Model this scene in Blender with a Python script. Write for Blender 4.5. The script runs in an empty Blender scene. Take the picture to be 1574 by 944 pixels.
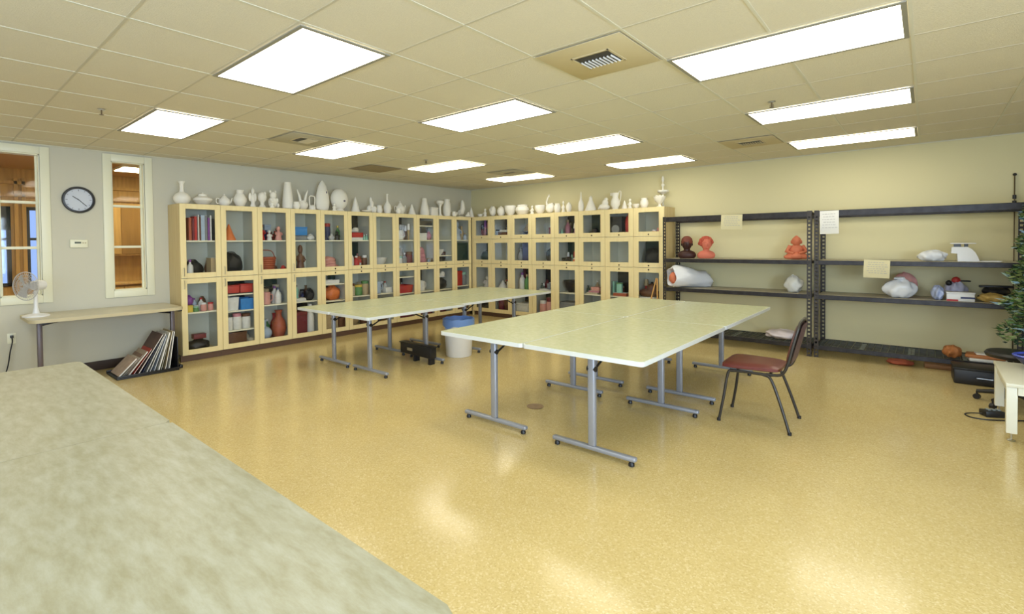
import bpy, bmesh, math, random
from mathutils import Vector, Matrix
random.seed(7)
S = bpy.context.scene
COL = S.collection
PI = math.pi
W_PX, H_PX = 1574, 944

# ------------------------------------------------------------------ camera
def make_camera():
    f, yaw, pit, rol = 770.997, math.radians(40.6486), math.radians(-1.2188), math.radians(-0.5726)
    F = Vector((-math.sin(yaw)*math.cos(pit), math.cos(yaw)*math.cos(pit), math.sin(pit)))
    R = Vector((math.cos(yaw), math.sin(yaw), 0)); U = R.cross(F)
    R2 = R*math.cos(rol)+U*math.sin(rol); U2 = -R*math.sin(rol)+U*math.cos(rol)
    cam = bpy.data.cameras.new('camera'); o = bpy.data.objects.new('camera', cam); COL.objects.link(o)
    o.matrix_world = Matrix(((R2.x, U2.x, -F.x, 7.6697), (R2.y, U2.y, -F.y, -8.1204), (R2.z, U2.z, -F.z, 1.5), (0, 0, 0, 1)))
    cam.sensor_fit = 'HORIZONTAL'; cam.sensor_width = 36; cam.lens = f/W_PX*36
    cam.shift_x = 25.107/W_PX; cam.shift_y = -81.714/W_PX
    cam.clip_start = .02; cam.clip_end = 200
    S.camera = o
make_camera()

# ------------------------------------------------------------------ view, world, daylight
S.view_settings.view_transform = 'Standard'; S.view_settings.look = 'None'
S.view_settings.gamma = 1; S.view_settings.use_curve_mapping = False
S.view_settings.exposure = 0.2
LAMP_STRENGTH = 5.4
LAMP_COLOR = (1.0, .945, .79)
w = bpy.data.worlds.new('daylight'); S.world = w; w.use_nodes = True
bg = w.node_tree.nodes['Background']; bg.inputs[0].default_value = (.30, .45, .85, 1); bg.inputs[1].default_value = 1.1
def daylight(name, loc, rot, sx, sy, power):
    l = bpy.data.lights.new(name, 'AREA'); l.shape = 'RECTANGLE'; l.size = sx; l.size_y = sy
    l.energy = power; l.color = (.62, .78, 1.0)
    o = bpy.data.objects.new(name, l); COL.objects.link(o); o.location = loc; o.rotation_euler = rot
# daylight entering by the windows of the two walls behind the camera
daylight('window_daylight', (10.9, -8.2, 1.55), (0, PI/2, 0), 1.5, 3.4, 260)
daylight('window_daylight', (7.6, -10.85, 1.6), (-PI/2, 0, PI), 5.0, 1.5, 130)
try:
    S.cycles.use_denoising = True
    S.cycles.max_bounces = 8; S.cycles.diffuse_bounces = 4; S.cycles.glossy_bounces = 3
    S.cycles.transmission_bounces = 4; S.cycles.transparent_max_bounces = 12
    S.cycles.caustics_reflective = False; S.cycles.caustics_refractive = False
    S.cycles.sample_clamp_indirect = 6
except Exception: pass

CZ = 2.672   # ceiling height

# ------------------------------------------------------------------ materials
MATS = {}
def mat(name, col, rough=.6, metal=0, spec=.5, bump=0, bscale=60, noise=0, nscale=20, col2=None, emit=None, estr=0, stretch=None, coat=0):
    if name in MATS: return MATS[name]
    m = bpy.data.materials.new(name); m.use_nodes = True; nt = m.node_tree; N = nt.nodes; Lk = nt.links
    b = N['Principled BSDF']
    b.inputs['Base Color'].default_value = (*col, 1); b.inputs['Roughness'].default_value = rough
    b.inputs['Metallic'].default_value = metal; b.inputs['Specular IOR Level'].default_value = spec
    if coat: b.inputs['Coat Weight'].default_value = coat; b.inputs['Coat Roughness'].default_value = .12
    if emit: b.inputs['Emission Color'].default_value = (*emit, 1); b.inputs['Emission Strength'].default_value = estr
    if noise or bump:
        tc = N.new('ShaderNodeTexCoord'); src = tc.outputs['Object']
        if stretch:
            mp = N.new('ShaderNodeMapping'); mp.inputs['Scale'].default_value = stretch
            Lk.new(src, mp.inputs['Vector']); src = mp.outputs['Vector']
    if noise:
        n = N.new('ShaderNodeTexNoise'); n.inputs['Scale'].default_value = nscale; n.inputs['Detail'].default_value = 5
        Lk.new(src, n.inputs['Vector'])
        r = N.new('ShaderNodeValToRGB'); c2 = col2 or tuple(c*(1-noise) for c in col)
        r.color_ramp.elements[0].position = .3; r.color_ramp.elements[1].position = .7
        r.color_ramp.elements[0].color = (*c2, 1); r.color_ramp.elements[1].color = (*col, 1)
        Lk.new(n.outputs['Fac'], r.inputs['Fac']); Lk.new(r.outputs['Color'], b.inputs['Base Color'])
    if bump:
        n2 = N.new('ShaderNodeTexNoise'); n2.inputs['Scale'].default_value = bscale; n2.inputs['Detail'].default_value = 4
        Lk.new(src, n2.inputs['Vector'])
        bp = N.new('ShaderNodeBump'); bp.inputs['Strength'].default_value = bump; bp.inputs['Distance'].default_value = .01
        Lk.new(n2.outputs['Fac'], bp.inputs['Height']); Lk.new(bp.outputs['Normal'], b.inputs['Normal'])
    MATS[name] = m; return m

def floor_mat():
    m = mat('speckled_vinyl', (.60, .45, .2), rough=.17, spec=.5); nt = m.node_tree; N = nt.nodes; L = nt.links; b = N['Principled BSDF']
    tc = N.new('ShaderNodeTexCoord')
    def ramp(src, stops):
        r = N.new('ShaderNodeValToRGB'); cr = r.color_ramp
        cr.elements[0].position, cr.elements[0].color = stops[0][0], (*stops[0][1], 1)
        cr.elements[1].position, cr.elements[1].color = stops[-1][0], (*stops[-1][1], 1)
        for p, c in stops[1:-1]: e = cr.elements.new(p); e.color = (*c, 1)
        L.new(src, r.inputs['Fac']); return r.outputs['Color']
    v = N.new('ShaderNodeTexVoronoi'); v.inputs['Scale'].default_value = 130; L.new(tc.outputs['Object'], v.inputs['Vector'])
    sep = N.new('ShaderNodeSeparateColor'); L.new(v.outputs['Color'], sep.inputs['Color'])
    c1 = ramp(sep.outputs['Red'], [(0, (.57, .43, .175)), (.2, (.625, .485, .21)), (.75, (.66, .52, .235)), (1, (.73, .61, .33))])
    n = N.new('ShaderNodeTexNoise'); n.inputs['Scale'].default_value = 2.5; n.inputs['Detail'].default_value = 3; L.new(tc.outputs['Object'], n.inputs['Vector'])
    c2 = ramp(n.outputs['Fac'], [(.3, (.94, .94, .94)), (.7, (1, 1, 1))])
    mx = N.new('ShaderNodeMix'); mx.data_type = 'RGBA'; mx.blend_type = 'MULTIPLY'; mx.inputs[0].default_value = 1
    L.new(c1, mx.inputs[6]); L.new(c2, mx.inputs[7]); L.new(mx.outputs[2], b.inputs['Base Color'])
    n3 = N.new('ShaderNodeTexNoise'); n3.inputs['Scale'].default_value = 35; L.new(tc.outputs['Object'], n3.inputs['Vector'])
    bp = N.new('ShaderNodeBump'); bp.inputs['Strength'].default_value = .03; bp.inputs['Distance'].default_value = .01
    L.new(n3.outputs['Fac'], bp.inputs['Height']); L.new(bp.outputs['Normal'], b.inputs['Normal'])
    return m

def marble_mat(name, a, b_, c, rough=.3, sc=7, st=(1, 1, 1)):
    m = mat(name, a, rough=rough); nt = m.node_tree; N = nt.nodes; L = nt.links; b = N['Principled BSDF']
    tc = N.new('ShaderNodeTexCoord'); mp = N.new('ShaderNodeMapping'); mp.inputs['Scale'].default_value = st
    L.new(tc.outputs['Object'], mp.inputs['Vector'])
    n = N.new('ShaderNodeTexNoise'); n.inputs['Scale'].default_value = sc; n.inputs['Detail'].default_value = 9; n.inputs['Roughness'].default_value = .68
    n.inputs['Distortion'].default_value = .12
    L.new(mp.outputs['Vector'], n.inputs['Vector'])
    r = N.new('ShaderNodeValToRGB'); cr = r.color_ramp
    cr.elements[0].position = .36; cr.elements[0].color = (*b_, 1); cr.elements[1].position = .66; cr.elements[1].color = (*c, 1)
    e = cr.elements.new(.5); e.color = (*a, 1)
    L.new(n.outputs['Fac'], r.inputs['Fac']); L.new(r.outputs['Color'], b.inputs['Base Color']); return m

def glass_mat(name='clear_glass', tint=(.98, .985, .98), refl=.02):
    if name in MATS: return MATS[name]
    m = bpy.data.materials.new(name); m.use_nodes = True; nt = m.node_tree; N = nt.nodes; L = nt.links
    for n in list(N): N.remove(n)
    out = N.new('ShaderNodeOutputMaterial'); t = N.new('ShaderNodeBsdfTransparent'); g = N.new('ShaderNodeBsdfGlossy')
    t.inputs[0].default_value = (*tint, 1); g.inputs['Roughness'].default_value = .04
    mx = N.new('ShaderNodeMixShader'); lw = N.new('ShaderNodeLayerWeight'); lw.inputs['Blend'].default_value = .25
    mp = N.new('ShaderNodeMapRange'); mp.inputs['To Min'].default_value = refl; mp.inputs['To Max'].default_value = .3
    L.new(lw.outputs['Fresnel'], mp.inputs['Value']); L.new(mp.outputs['Result'], mx.inputs[0])
    L.new(t.outputs[0], mx.inputs[1]); L.new(g.outputs[0], mx.inputs[2]); L.new(mx.outputs[0], out.inputs[0])
    MATS[name] = m; return m
GLASS = glass_mat()

WALLB = mat('warm_wall_paint', (.71, .65, .39), rough=.75, bump=.05, bscale=180)  # back wall: yellow glow of the ceiling lamps is put into the base colour
WALLP = mat('wall_paint', (.63, .61, .50), rough=.75, bump=.05, bscale=180)
CEIL = mat('ceiling_tile', (.78, .73, .59), rough=.9, bump=.35, bscale=150, noise=.08, nscale=190)
TBAR = mat('ceiling_grid_enamel', (.70, .68, .56), rough=.5)
TBAR2 = mat('ceiling_main_tee', (.58, .54, .42), rough=.5)
TANP = mat('vent_panel_enamel', (.62, .53, .33), rough=.6)
TRIMW = mat('cream_trim_paint', (.86, .85, .66), rough=.4)
MAPLE = mat('pale_maple', (.84, .72, .40), rough=.4, noise=.08, nscale=5, col2=(.80, .66, .35), stretch=(6, 6, .5))
MAPLES = mat('maple_side', (.70, .56, .29), rough=.45, noise=.1, nscale=5, col2=(.63, .48, .22), stretch=(6, 6, .5))
INNER = mat('cabinet_lining', (.66, .67, .58), rough=.6)
SHELFM = mat('cabinet_shelf_edge', (.86, .82, .64), rough=.5)
KICK = mat('brown_rubber_base', (.15, .085, .055), rough=.5)
CHROME = mat('brushed_steel', (.62, .62, .60), rough=.3, metal=1)
BLACKM = mat('black_plastic', (.012, .012, .014), rough=.4)
RACKM = mat('dark_bronze_steel', (.060, .052, .048), rough=.42, metal=.35, noise=.3, nscale=9)
RACKB = mat('dark_rack_beam', (.045, .042, .046), rough=.38, metal=.4, noise=.35, nscale=14, col2=(.02, .018, .02))
DECK = mat('rack_deck', (.55, .50, .38), rough=.6, noise=.2, nscale=12)
MESHD = mat('wire_deck', (.13, .14, .11), rough=.5, metal=.3)
LEGM = mat('silver_grey_enamel', (.34, .36, .42), rough=.32, metal=.35)
LAMIN = marble_mat('green_beige_laminate', (.55, .58, .38), (.51, .54, .34), (.60, .62, .43), rough=.27, sc=26)
LAMIN2 = marble_mat('mottled_grey_green_laminate', (.335, .325, .23), (.285, .27, .17), (.39, .39, .305), rough=.36, sc=17, st=(.45, 1.5, 1))
EDGE = mat('pale_grey_edge_band', (.68, .71, .70), rough=.35)
WHITEM = mat('white_plastic', (.80, .80, .80), rough=.35)
BISQ = mat('white_bisque_ceramic', (.86, .84, .76), rough=.7, bump=.05, bscale=40)
PAPER = mat('white_paper', (.80, .80, .78), rough=.8)
BURG = mat('burgundy_vinyl', (.15, .028, .024), rough=.3, noise=.15, nscale=30)
CHAIRM = mat('brown_black_steel', (.05, .045, .04), rough=.3, metal=.5)
FLOORM = floor_mat()

# ------------------------------------------------------------------ mesh helper
class MB:
    def __init__(s): s.v = []; s.f = []; s.mi = []; s.sm = []
    def add(s, vs, fs, mi=0, smooth=False, M=None):
        o = len(s.v); s.v += [tuple(M @ Vector(p)) if M else tuple(p) for p in vs]
        for f in fs: s.f.append([i+o for i in f]); s.mi.append(mi); s.sm.append(smooth)
        return s
    def box(s, x0, x1, y0, y1, z0, z1, mi=0, M=None, bev=0, seg=2):
        if bev <= 0:
            vs = [(x, y, z) for z in (z0, z1) for y in (y0, y1) for x in (x0, x1)]
            return s.add(vs, [(0, 2, 3, 1), (4, 5, 7, 6), (0, 1, 5, 4), (2, 6, 7, 3), (0, 4, 6, 2), (1, 3, 7, 5)], mi, False, M)
        bm = bmesh.new(); bmesh.ops.create_cube(bm, size=1)
        for v in bm.verts: v.co = Vector(((x0+x1)/2+v.co.x*(x1-x0), (y0+y1)/2+v.co.y*(y1-y0), (z0+z1)/2+v.co.z*(z1-z0)))
        bmesh.ops.bevel(bm, geom=bm.edges[:], offset=min(bev, .49*min(abs(x1-x0), abs(y1-y0), abs(z1-z0))), segments=seg, affect='EDGES', profile=.5)
        bm.verts.index_update()
        s.add([v.co[:] for v in bm.verts], [[v.index for v in f.verts] for f in bm.faces], mi, True, M); bm.free(); return s
    def prism(s, poly, z0, z1, mi=0, M=None, smooth=False):
        n = len(poly); vs = [(x, y, z0) for x, y in poly]+[(x, y, z1) for x, y in poly]
        s.add(vs, [list(range(n))[::-1], list(range(n, 2*n))], mi, False, M)
        o = len(s.v)-2*n
        for i in range(n):
            j = (i+1) % n; s.f.append([o+i, o+j, o+n+j, o+n+i]); s.mi.append(mi); s.sm.append(smooth)
        return s
    def lathe(s, prof, c=(0, 0, 0), seg=20, mi=0, sx=1, sy=1, M=None, caps=True):
        vs = []; fs = []
        for r, z in prof:
            for k in range(seg):
                a = 2*PI*k/seg; vs.append((c[0]+r*sx*math.cos(a), c[1]+r*sy*math.sin(a), c[2]+z))
        for i in range(len(prof)-1):
            for k in range(seg):
                k2 = (k+1) % seg; fs.append((i*seg+k, i*seg+k2, (i+1)*seg+k2, (i+1)*seg+k))
        if caps: fs.append(tuple(range(seg))[::-1]); fs.append(tuple(range((len(prof)-1)*seg, len(prof)*seg)))
        return s.add(vs, fs, mi, True, M)
    def cyl(s, p0, p1, r0, r1=None, seg=14, mi=0, smooth=True, M=None):
        r1 = r0 if r1 is None else r1; p0 = Vector(p0); p1 = Vector(p1); d = (p1-p0).normalized()
        a = d.orthogonal().normalized(); b = d.cross(a); vs = []
        for p, r in ((p0, r0), (p1, r1)):
            for k in range(seg):
                t = 2*PI*k/seg; vs.append(tuple(p+a*r*math.cos(t)+b*r*math.sin(t)))
        fs = [(k, (k+1) % seg, seg+(k+1) % seg, seg+k) for k in range(seg)]
        o = len(s.v); s.add(vs, fs, mi, smooth, M); s.f += [[o+i for i in range(seg)][::-1], [o+seg+i for i in range(seg)]]; s.mi += [mi, mi]; s.sm += [False, False]
        return s
    def tube(s, pts, r, seg=10, mi=0, close=False, M=None, sub=0):
        P = [Vector(p) for p in pts]
        if sub:   # Catmull-Rom smoothing
            Q = []; n = len(P)
            for i in range(n if close else n-1):
                a, b, c, d = (P[(i-1) % n], P[i], P[(i+1) % n], P[(i+2) % n]) if close else (P[max(i-1, 0)], P[i], P[i+1], P[min(i+2, n-1)])
                for k in range(sub):
                    t = k/sub; Q.append(.5*((2*b)+(c-a)*t+(2*a-5*b+4*c-d)*t*t+(3*b-a-3*c+d)*t**3))
            if not close: Q.append(P[-1])
            P = Q
        n = len(P); vs = []; up = None
        for i in range(n):
            if close: d = (P[(i+1) % n]-P[i-1]).normalized()
            else: d = (P[min(i+1, n-1)]-P[max(i-1, 0)]).normalized()
            if up is None: up = d.orthogonal().normalized()
            up = (up-d*up.dot(d)); up = up.normalized() if up.length > 1e-6 else d.orthogonal().normalized(); b = d.cross(up)
            rr = r[i] if isinstance(r, (list, tuple)) else r
            for k in range(seg):
                t = 2*PI*k/seg; vs.append(tuple(P[i]+up*rr*math.cos(t)+b*rr*math.sin(t)))
        fs = []
        for i in range(n if close else n-1):
            j = (i+1) % n
            for k in range(seg): fs.append((i*seg+k, i*seg+(k+1) % seg, j*seg+(k+1) % seg, j*seg+k))
        if not close: fs += [tuple(range(seg))[::-1], tuple(range((n-1)*seg, n*seg))]
        return s.add(vs, fs, mi, True, M)
    def ball(s, c, rx, ry=None, rz=None, mi=0, seg=16, rings=10, noise=0, seed=0, M=None, flat=None, folds=0):
        ry = rx if ry is None else ry; rz = rx if rz is None else rz; rnd = random.Random(seed)
        ph = [(rnd.uniform(0, 6.28), rnd.uniform(0, 6.28), rnd.uniform(2, 6), rnd.uniform(2, 6)) for _ in range(6)]
        vs = []; fs = []
        for i in range(rings+1):
            th = PI*i/rings
            for k in range(seg):
                a = 2*PI*k/seg; q = 1
                if noise:
                    q += noise*sum(math.sin(a*round(p[2])+p[0])*math.sin(th*p[3]+p[1]) for p in ph)/3
                if folds: q += folds*math.sin(a*7+2*th)*math.sin(th)
                x = c[0]+rx*q*math.sin(th)*math.cos(a); y = c[1]+ry*q*math.sin(th)*math.sin(a); z = c[2]+rz*q*math.cos(th)
                if flat is not None: z = max(z, flat)
                vs.append((x, y, z))
        for i in range(rings):
            for k in range(seg):
                fs.append((i*seg+k, (i+1)*seg+k, (i+1)*seg+(k+1) % seg, i*seg+(k+1) % seg))
        return s.add(vs, fs, mi, True, M)
    def build(s, name, mats, parent=None, loc=None, rot=None):
        me = bpy.data.meshes.new(name); me.from_pydata(s.v, [], s.f)
        if not isinstance(mats, (list, tuple)): mats = [mats]
        for m in mats: me.materials.append(m)
        me.polygons.foreach_set('material_index', s.mi); me.polygons.foreach_set('use_smooth', s.sm)
        bm = bmesh.new(); bm.from_mesh(me); bmesh.ops.remove_doubles(bm, verts=bm.verts, dist=1e-6)
        bmesh.ops.recalc_face_normals(bm, faces=bm.faces)
        for e in bm.edges:
            if len(e.link_faces) == 2 and e.calc_face_angle(0) > math.radians(40): e.smooth = False
        bm.to_mesh(me); bm.free(); me.update()
        o = bpy.data.objects.new(name, me); COL.objects.link(o)
        if parent is not None: o.parent = parent
        if loc is not None: o.location = loc
        if rot is not None: o.rotation_euler = rot
        return o
def thing(name, label, cat, loc=(0, 0, 0), rz=0, group=None):
    o = bpy.data.objects.new(name, None); COL.objects.link(o); o.location = loc; o.rotation_euler = (0, 0, rz)
    o.empty_display_size = .1
    o['label'] = label; o['category'] = cat
    if group: o['group'] = group
    return o
def tag(o, label, cat, group=None):
    o['label'] = label; o['category'] = cat
    if group: o['group'] = group
    return o
def struct(o): o['kind'] = 'structure'; return o
def copy_thing(root, loc, rz, label=None):
    r = root.copy(); COL.objects.link(r); r.location = loc; r.rotation_euler = (0, 0, rz)
    if label: r['label'] = label
    for ch in list(root.children):
        c = ch.copy(); COL.objects.link(c); c.parent = r
        for g in list(ch.children): d = g.copy(); COL.objects.link(d); d.parent = c
    return r

# ------------------------------------------------------------------ room shell
RX, RY = 11.0, -11.0
struct(MB().box(0, RX, RY, 0, -.1, 0).build('floor', FLOORM))
struct(MB().box(0, RX, RY, 0, CZ+.004, CZ+.1).build('ceiling', CEIL))
WIN = [(-7.50, -7.15), (-6.49, -6.14)]; WZ0, WZ1 = .955, 2.565
m = MB(); ys = [RY, WIN[0][0], WIN[0][1], WIN[1][0], WIN[1][1], .12]
m.box(-.14, 0, ys[0], ys[1], 0, CZ+.1); m.box(-.14, 0, ys[2], ys[3], 0, CZ+.1); m.box(-.14, 0, ys[4], ys[5], 0, CZ+.1)
for a, b in WIN: m.box(-.14, 0, a, b, 0, WZ0); m.box(-.14, 0, a, b, WZ1, CZ+.1)
struct(m.build('wall_left', WALLP))
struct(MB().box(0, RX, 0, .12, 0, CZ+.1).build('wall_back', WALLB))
m = MB(); a, b = -9.95, -6.45
m.box(RX, RX+.14, RY, a, 0, CZ+.1); m.box(RX, RX+.14, b, .12, 0, CZ+.1); m.box(RX, RX+.14, a, b, 0, .8); m.box(RX, RX+.14, a, b, 2.3, CZ+.1)
struct(m.build('wall_right', WALLP))
m = MB(); a, b = 5.1, 10.1
m.box(-.14, a, RY-.14, RY, 0, CZ+.1); m.box(b, RX+.14, RY-.14, RY, 0, CZ+.1); m.box(a, b, RY-.14, RY, 0, .85); m.box(a, b, RY-.14, RY, 2.35, CZ+.1)
struct(m.build('wall_front', WALLP))
# windows of the two unseen walls
for n, M_, wd in ((4, Matrix.Translation((RX+.07, -8.2, .8)) @ Matrix.Rotation(PI/2, 4, 'Z'), 3.5), (5, Matrix.Translation((7.6, RY-.07, .85)), 5.0)):
    f = MB(); h = 1.5
    for x in (-wd/2, -wd/6, wd/6, wd/2-.05): f.box(x, x+.05, -.03, .03, 0, h, M=M_)
    f.box(-wd/2, wd/2, -.03, .03, 0, .05, M=M_); f.box(-wd/2, wd/2, -.03, .03, h-.05, h, M=M_)
    struct(f.build('window_%d' % n, TRIMW))
# interior windows in the left wall
for n, (a, b) in enumerate(WIN, 1):
    f = MB(); cw = .085
    f.box(0, .018, a-cw, a, WZ0-cw, WZ1+cw, bev=.004); f.box(0, .018, b, b+cw, WZ0-cw, WZ1+cw, bev=.004)
    f.box(0, .018, a, b, WZ1, WZ1+cw, bev=.004); f.box(0, .018, a, b, WZ0-cw, WZ0, bev=.004)
    f.box(-.139, .0, a+.0005, a+.012, WZ0, WZ1); f.box(-.139, .0, b-.012, b-.0005, WZ0, WZ1)
    f.box(-.139, .0, a, b, WZ0+.0005, WZ0+.012); f.box(-.139, .0, a, b, WZ1-.012, WZ1-.0005)
    f.box(-.10, -.07, a+.012, a+.03, WZ0, WZ1); f.box(-.10, -.07, b-.03, b-.012, WZ0, WZ1)
    wf = struct(f.build('window_%d' % n, TRIMW))
    for z in (1.485, 2.0): MB().box(-.10, -.06, a+.01, b-.01, z, z+.03, bev=.004).build('mullion', TRIMW, wf)
    MB().box(-.087, -.083, a+.012, b-.012, WZ0+.01, WZ1-.01).build('glass_pane', GLASS, wf)
# dark rubber baseboards
BB = mat('dark_rubber_baseboard', (.045, .028, .022), rough=.5)
struct(MB().box(0, .012, RY, -5.92, 0, .11, bev=.003).build('baseboard_left', BB))
struct(MB().box(4.62, RX, -.012, 0, 0, .11, bev=.003).build('baseboard_back', BB))
# ceiling grid
gx = [1.505+.6096*k for k in range(-2, 16)]; gy = [-6.763+.6096*k for k in range(-6, 12)]
m = MB()
for x in gx:
    if 0 < x < RX: m.box(x-.008, x+.008, RY, 0, CZ+.0015, CZ+.0045)
for y in gy:
    if RY < y < -.02: m.box(0, RX, y-.007, y+.007, CZ+.002, CZ+.0046, 1)
m.box(0, .02, RY, 0, CZ-.004, CZ+.004); m.box(0, RX, -.02, 0, CZ-.004, CZ+.004)
struct(m.build('trim_1', [TBAR, TBAR2]))

# ------------------------------------------------------------------ hall seen through the two windows
HW = mat('amber_wood_panel', (.66, .42, .14), rough=.75, spec=.2, noise=.25, nscale=3, stretch=(8, 8, .6))
HWD = mat('brown_wood', (.38, .22, .07), rough=.75, spec=.2, noise=.2, nscale=3, stretch=(8, 8, .6))
HX = -3.2
struct(MB().box(HX-.1, -.14, -9.5, -3.5, -.1, 0).build('floor_hall', mat('hall_floor', (.33, .17, .07), rough=.25)))
struct(MB().box(HX-.1, -.14, -9.5, -3.5, 2.75, 2.85).build('ceiling_hall', mat('hall_ceiling', (.62, .42, .17), rough=.8)))
m = MB(); o1 = (-7.55, -7.10); o2 = (-6.93, -6.55); hz0, hz1 = .9, 2.15
m.box(HX-.1, HX, -9.5, o1[0], 0, 2.75); m.box(HX-.1, HX, o1[1], o2[0], 0, 2.75); m.box(HX-.1, HX, o2[1], -3.5, 0, 2.75)
for a, b in (o1, o2): m.box(HX-.1, HX, a, b, 0, hz0); m.box(HX-.1, HX, a, b, hz1, 2.75)
struct(m.build('wall_hall', HW))
struct(MB().box(HX, -.14, -9.6, -9.5, 0, 2.75).build('wall_hall_end', HW)); struct(MB().box(HX, -.14, -3.5, -3.4, 0, 2.75).build('wall_hall_side', HW))
for n, (a, b) in enumerate((o1, o2), 6):
    f = MB(); t = .05
    f.box(HX-.08, HX+.02, a, a+t, hz0, hz1); f.box(HX-.08, HX+.02, b-t, b, hz0, hz1); f.box(HX-.08, HX+.02, a, b, hz1-t-(.32 if n == 6 else 0), hz1); f.box(HX-.08, HX+.02, a, b, hz0, hz0+t)
    f.box(HX-.07, HX+.01, a, b, 1.62, 1.66)
    struct(f.build('window_%d' % (n-3 if n == 6 else 8), BLACKM))
m = MB()
for y in (-7.06, -6.97): m.box(HX, HX+.05, y, y+.05, 0, 2.6, bev=.006)
for z in (2.3, 2.5): m.box(HX, HX+.05, -8.5, -3.6, z, z+.05)
struct(m.build('trim_2', HW))
t = thing('wall_unit', 'tall brown wood wall unit seen through the narrow window by the cabinets', 'cabinet', (HX, -5.6, 0))
MB().box(.001, .42, -.55, .62, 0, .85, bev=.006).build('base_cabinet', HWD, t)
MB().box(.001, .46, -.57, .64, .851, .89, bev=.006).build('counter_top', HW, t)
MB().box(.001, .30, -.55, .62, 1.35, 2.25, bev=.006).build('upper_cabinet', HW, t)
for k in range(3):
    MB().box(.301, .318, -.53+k*.385, -.53+k*.385+.37, 1.38, 2.22, bev=.004).build('door', HWD if k % 2 else HW, t)
    MB().box(.421, .438, -.53+k*.385, -.53+k*.385+.37, .05, .82, bev=.004).build('door', HW, t)
LAMP2 = mat('hall_lamp_diffuser', (1, 1, 1), emit=(1, .86, .55), estr=13)
for i, (x, y) in enumerate(((-.85, -7.35), (-1.9, -5.4))):
    t = thing('hall_light', ('glowing flat panel light in the hall ceiling behind the window by the fan', 'glowing flat panel light in the hall ceiling behind the window by the cabinets')[i], 'light', (x, y, 2.75))
    MB().box(-.31, .31, -.61, .61, -.03, -.0005, bev=.004).build('frame', TRIMW, t)
    MB().box(-.28, .28, -.58, .58, -.036, -.031).build('diffuser', LAMP2, t)
# bare tree outside the hall window
m = MB(); m.tube([(-6, -8.3, -.1), (-6, -8.3, 1.2), (-6.1, -8.1, 2.4), (-6.1, -7.8, 3.6)], .09)
for k in range(9):
    z = .9+k*.28; s_ = 1 if k % 2 else -1
    m.tube([(-6, -8.3, z), (-6.1, -8.3+s_*.5, z+.35), (-6, -8.3+s_*1.1, z+.85)], [.035, .02, .008], seg=6)
tag(m.build('bare_tree', mat('bark', (.06, .045, .035), rough=.8)), 'dark bare tree outside, seen through the hall window behind the fan', 'tree')

# ------------------------------------------------------------------ ceiling lights and vents
LAMP = mat('lamp_diffuser', (1, 1, 1), emit=LAMP_COLOR, estr=LAMP_STRENGTH)
FRM = mat('lamp_frame_grey', (.30, .29, .24), rough=.5)
t = thing('ceiling_light', '', 'ceiling light', (0, 0, CZ), 0, 'recessed ceiling light panels')
m = MB(); X, Y, q = 1.2192, .6096, .036
m.box(.012, X-.012, .012, q, -.010, -.0035); m.box(.012, X-.012, Y-q, Y-.012, -.010, -.0035); m.box(.012, q, q, Y-q, -.010, -.0035); m.box(X-q, X-.012, q, Y-q, -.010, -.0035)
m.build('frame', FRM, t); MB().box(q, X-q, q, Y-q, -.008, -.0036).build('diffuser', LAMP, t)
LL = {(0, 0): 'ceiling light panel next to the window wall, over the first cabinets',
      (1, 0): 'biggest-looking square-set ceiling light panel, over the bare floor before the cabinets',
      (0, 1): 'ceiling light panel beside the small vent nearer the window wall, over the narrow table pair',
      (1, 1): 'ceiling light panel over the narrow tables, beside the big tan vent',
      (0, 2): 'ceiling light panel over the cabinet wall halfway to the room corner, beside a sprinkler head',
      (1, 2): 'ceiling light panel over the far joined tables, in the middle of its row',
      (0, 3): 'ceiling light panel at the room corner beside a small dark vent',
      (1, 3): 'ceiling light panel next to the back wall above the short-door cabinets',
      (2, 1): 'longest-looking ceiling light panel beside the big tan vent, over the chair',
      (2, 2): 'ceiling light panel in the middle of the row of three leading to the racks',
      (2, 3): 'ceiling light panel next to the back wall above the shelving racks'}
first = True
for c in range(3):
    for r in range(-1, 4):
        lab = LL.get((c, r), 'ceiling light panel over the mottled work tables, %s' % {-1: 'behind the viewer', 0: 'outermost'}.get(r, '')+(' by the windows', ' middle one', ' racks side')[c])
        p = (1.505+c*2.4384, -6.763+r*1.8288, CZ)
        if first: t.location = p; t['label'] = lab; first = False
        else: copy_thing(t, p, 0, lab)
VL = ['big tan ceiling vent panel with a dark slot between two light panels', 'tan ceiling vent near the back wall over the racks',
      'small ceiling vent with a bent dark slot over the window-side cabinets', 'small ceiling vent at the room corner']
for i, (x, y) in enumerate(((5.774, -5.544), (5.774, -1.887), (2.115, -5.544), (2.115, -1.887))):
    t = thing('ceiling_vent', VL[i], 'vent', (x+.3048, y+.3048, CZ), 0, 'ceiling air vents')
    MB().box(-.29, .29, -.29, .29, -.007, -.0035, bev=.001).build('panel', TANP if i < 2 else mat('vent_panel_pale', (.50, .47, .36), rough=.6), t)
    m = MB(); m.box(-.13, .13, .10, .115, -.012, -.0075); m.box(-.13, .13, -.125, -.11, -.012, -.0075); m.box(-.135, -.12, -.125, .115, -.012, -.0075); m.box(.12, .135, -.125, .115, -.012, -.0075)
    m.build('grille_frame', TANP, t)
    MB().box(-.118, .118, -.108, .098, -.0095, -.0076).build('duct_opening', BLACKM, t)
    for k in range(9):
        a = -.105+k*.026; MB().box(-.0015, .0015, -.035, .095, -.006, .004, M=Matrix.Translation((a, 0, -.0145)) @ Matrix.Rotation(.5, 4, 'Y')).build('fin', WHITEM if i == 0 else TANP, t)
tag(MB().box(.905, 1.495, -3.705, -3.125, CZ-.007, CZ-.0035, bev=.001).build('return_air_panel', mat('brown_perforated_panel', (.34, .27, .16), rough=.7)), 'flat brown return air panel in the ceiling over the window-side cabinets', 'vent')
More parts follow.
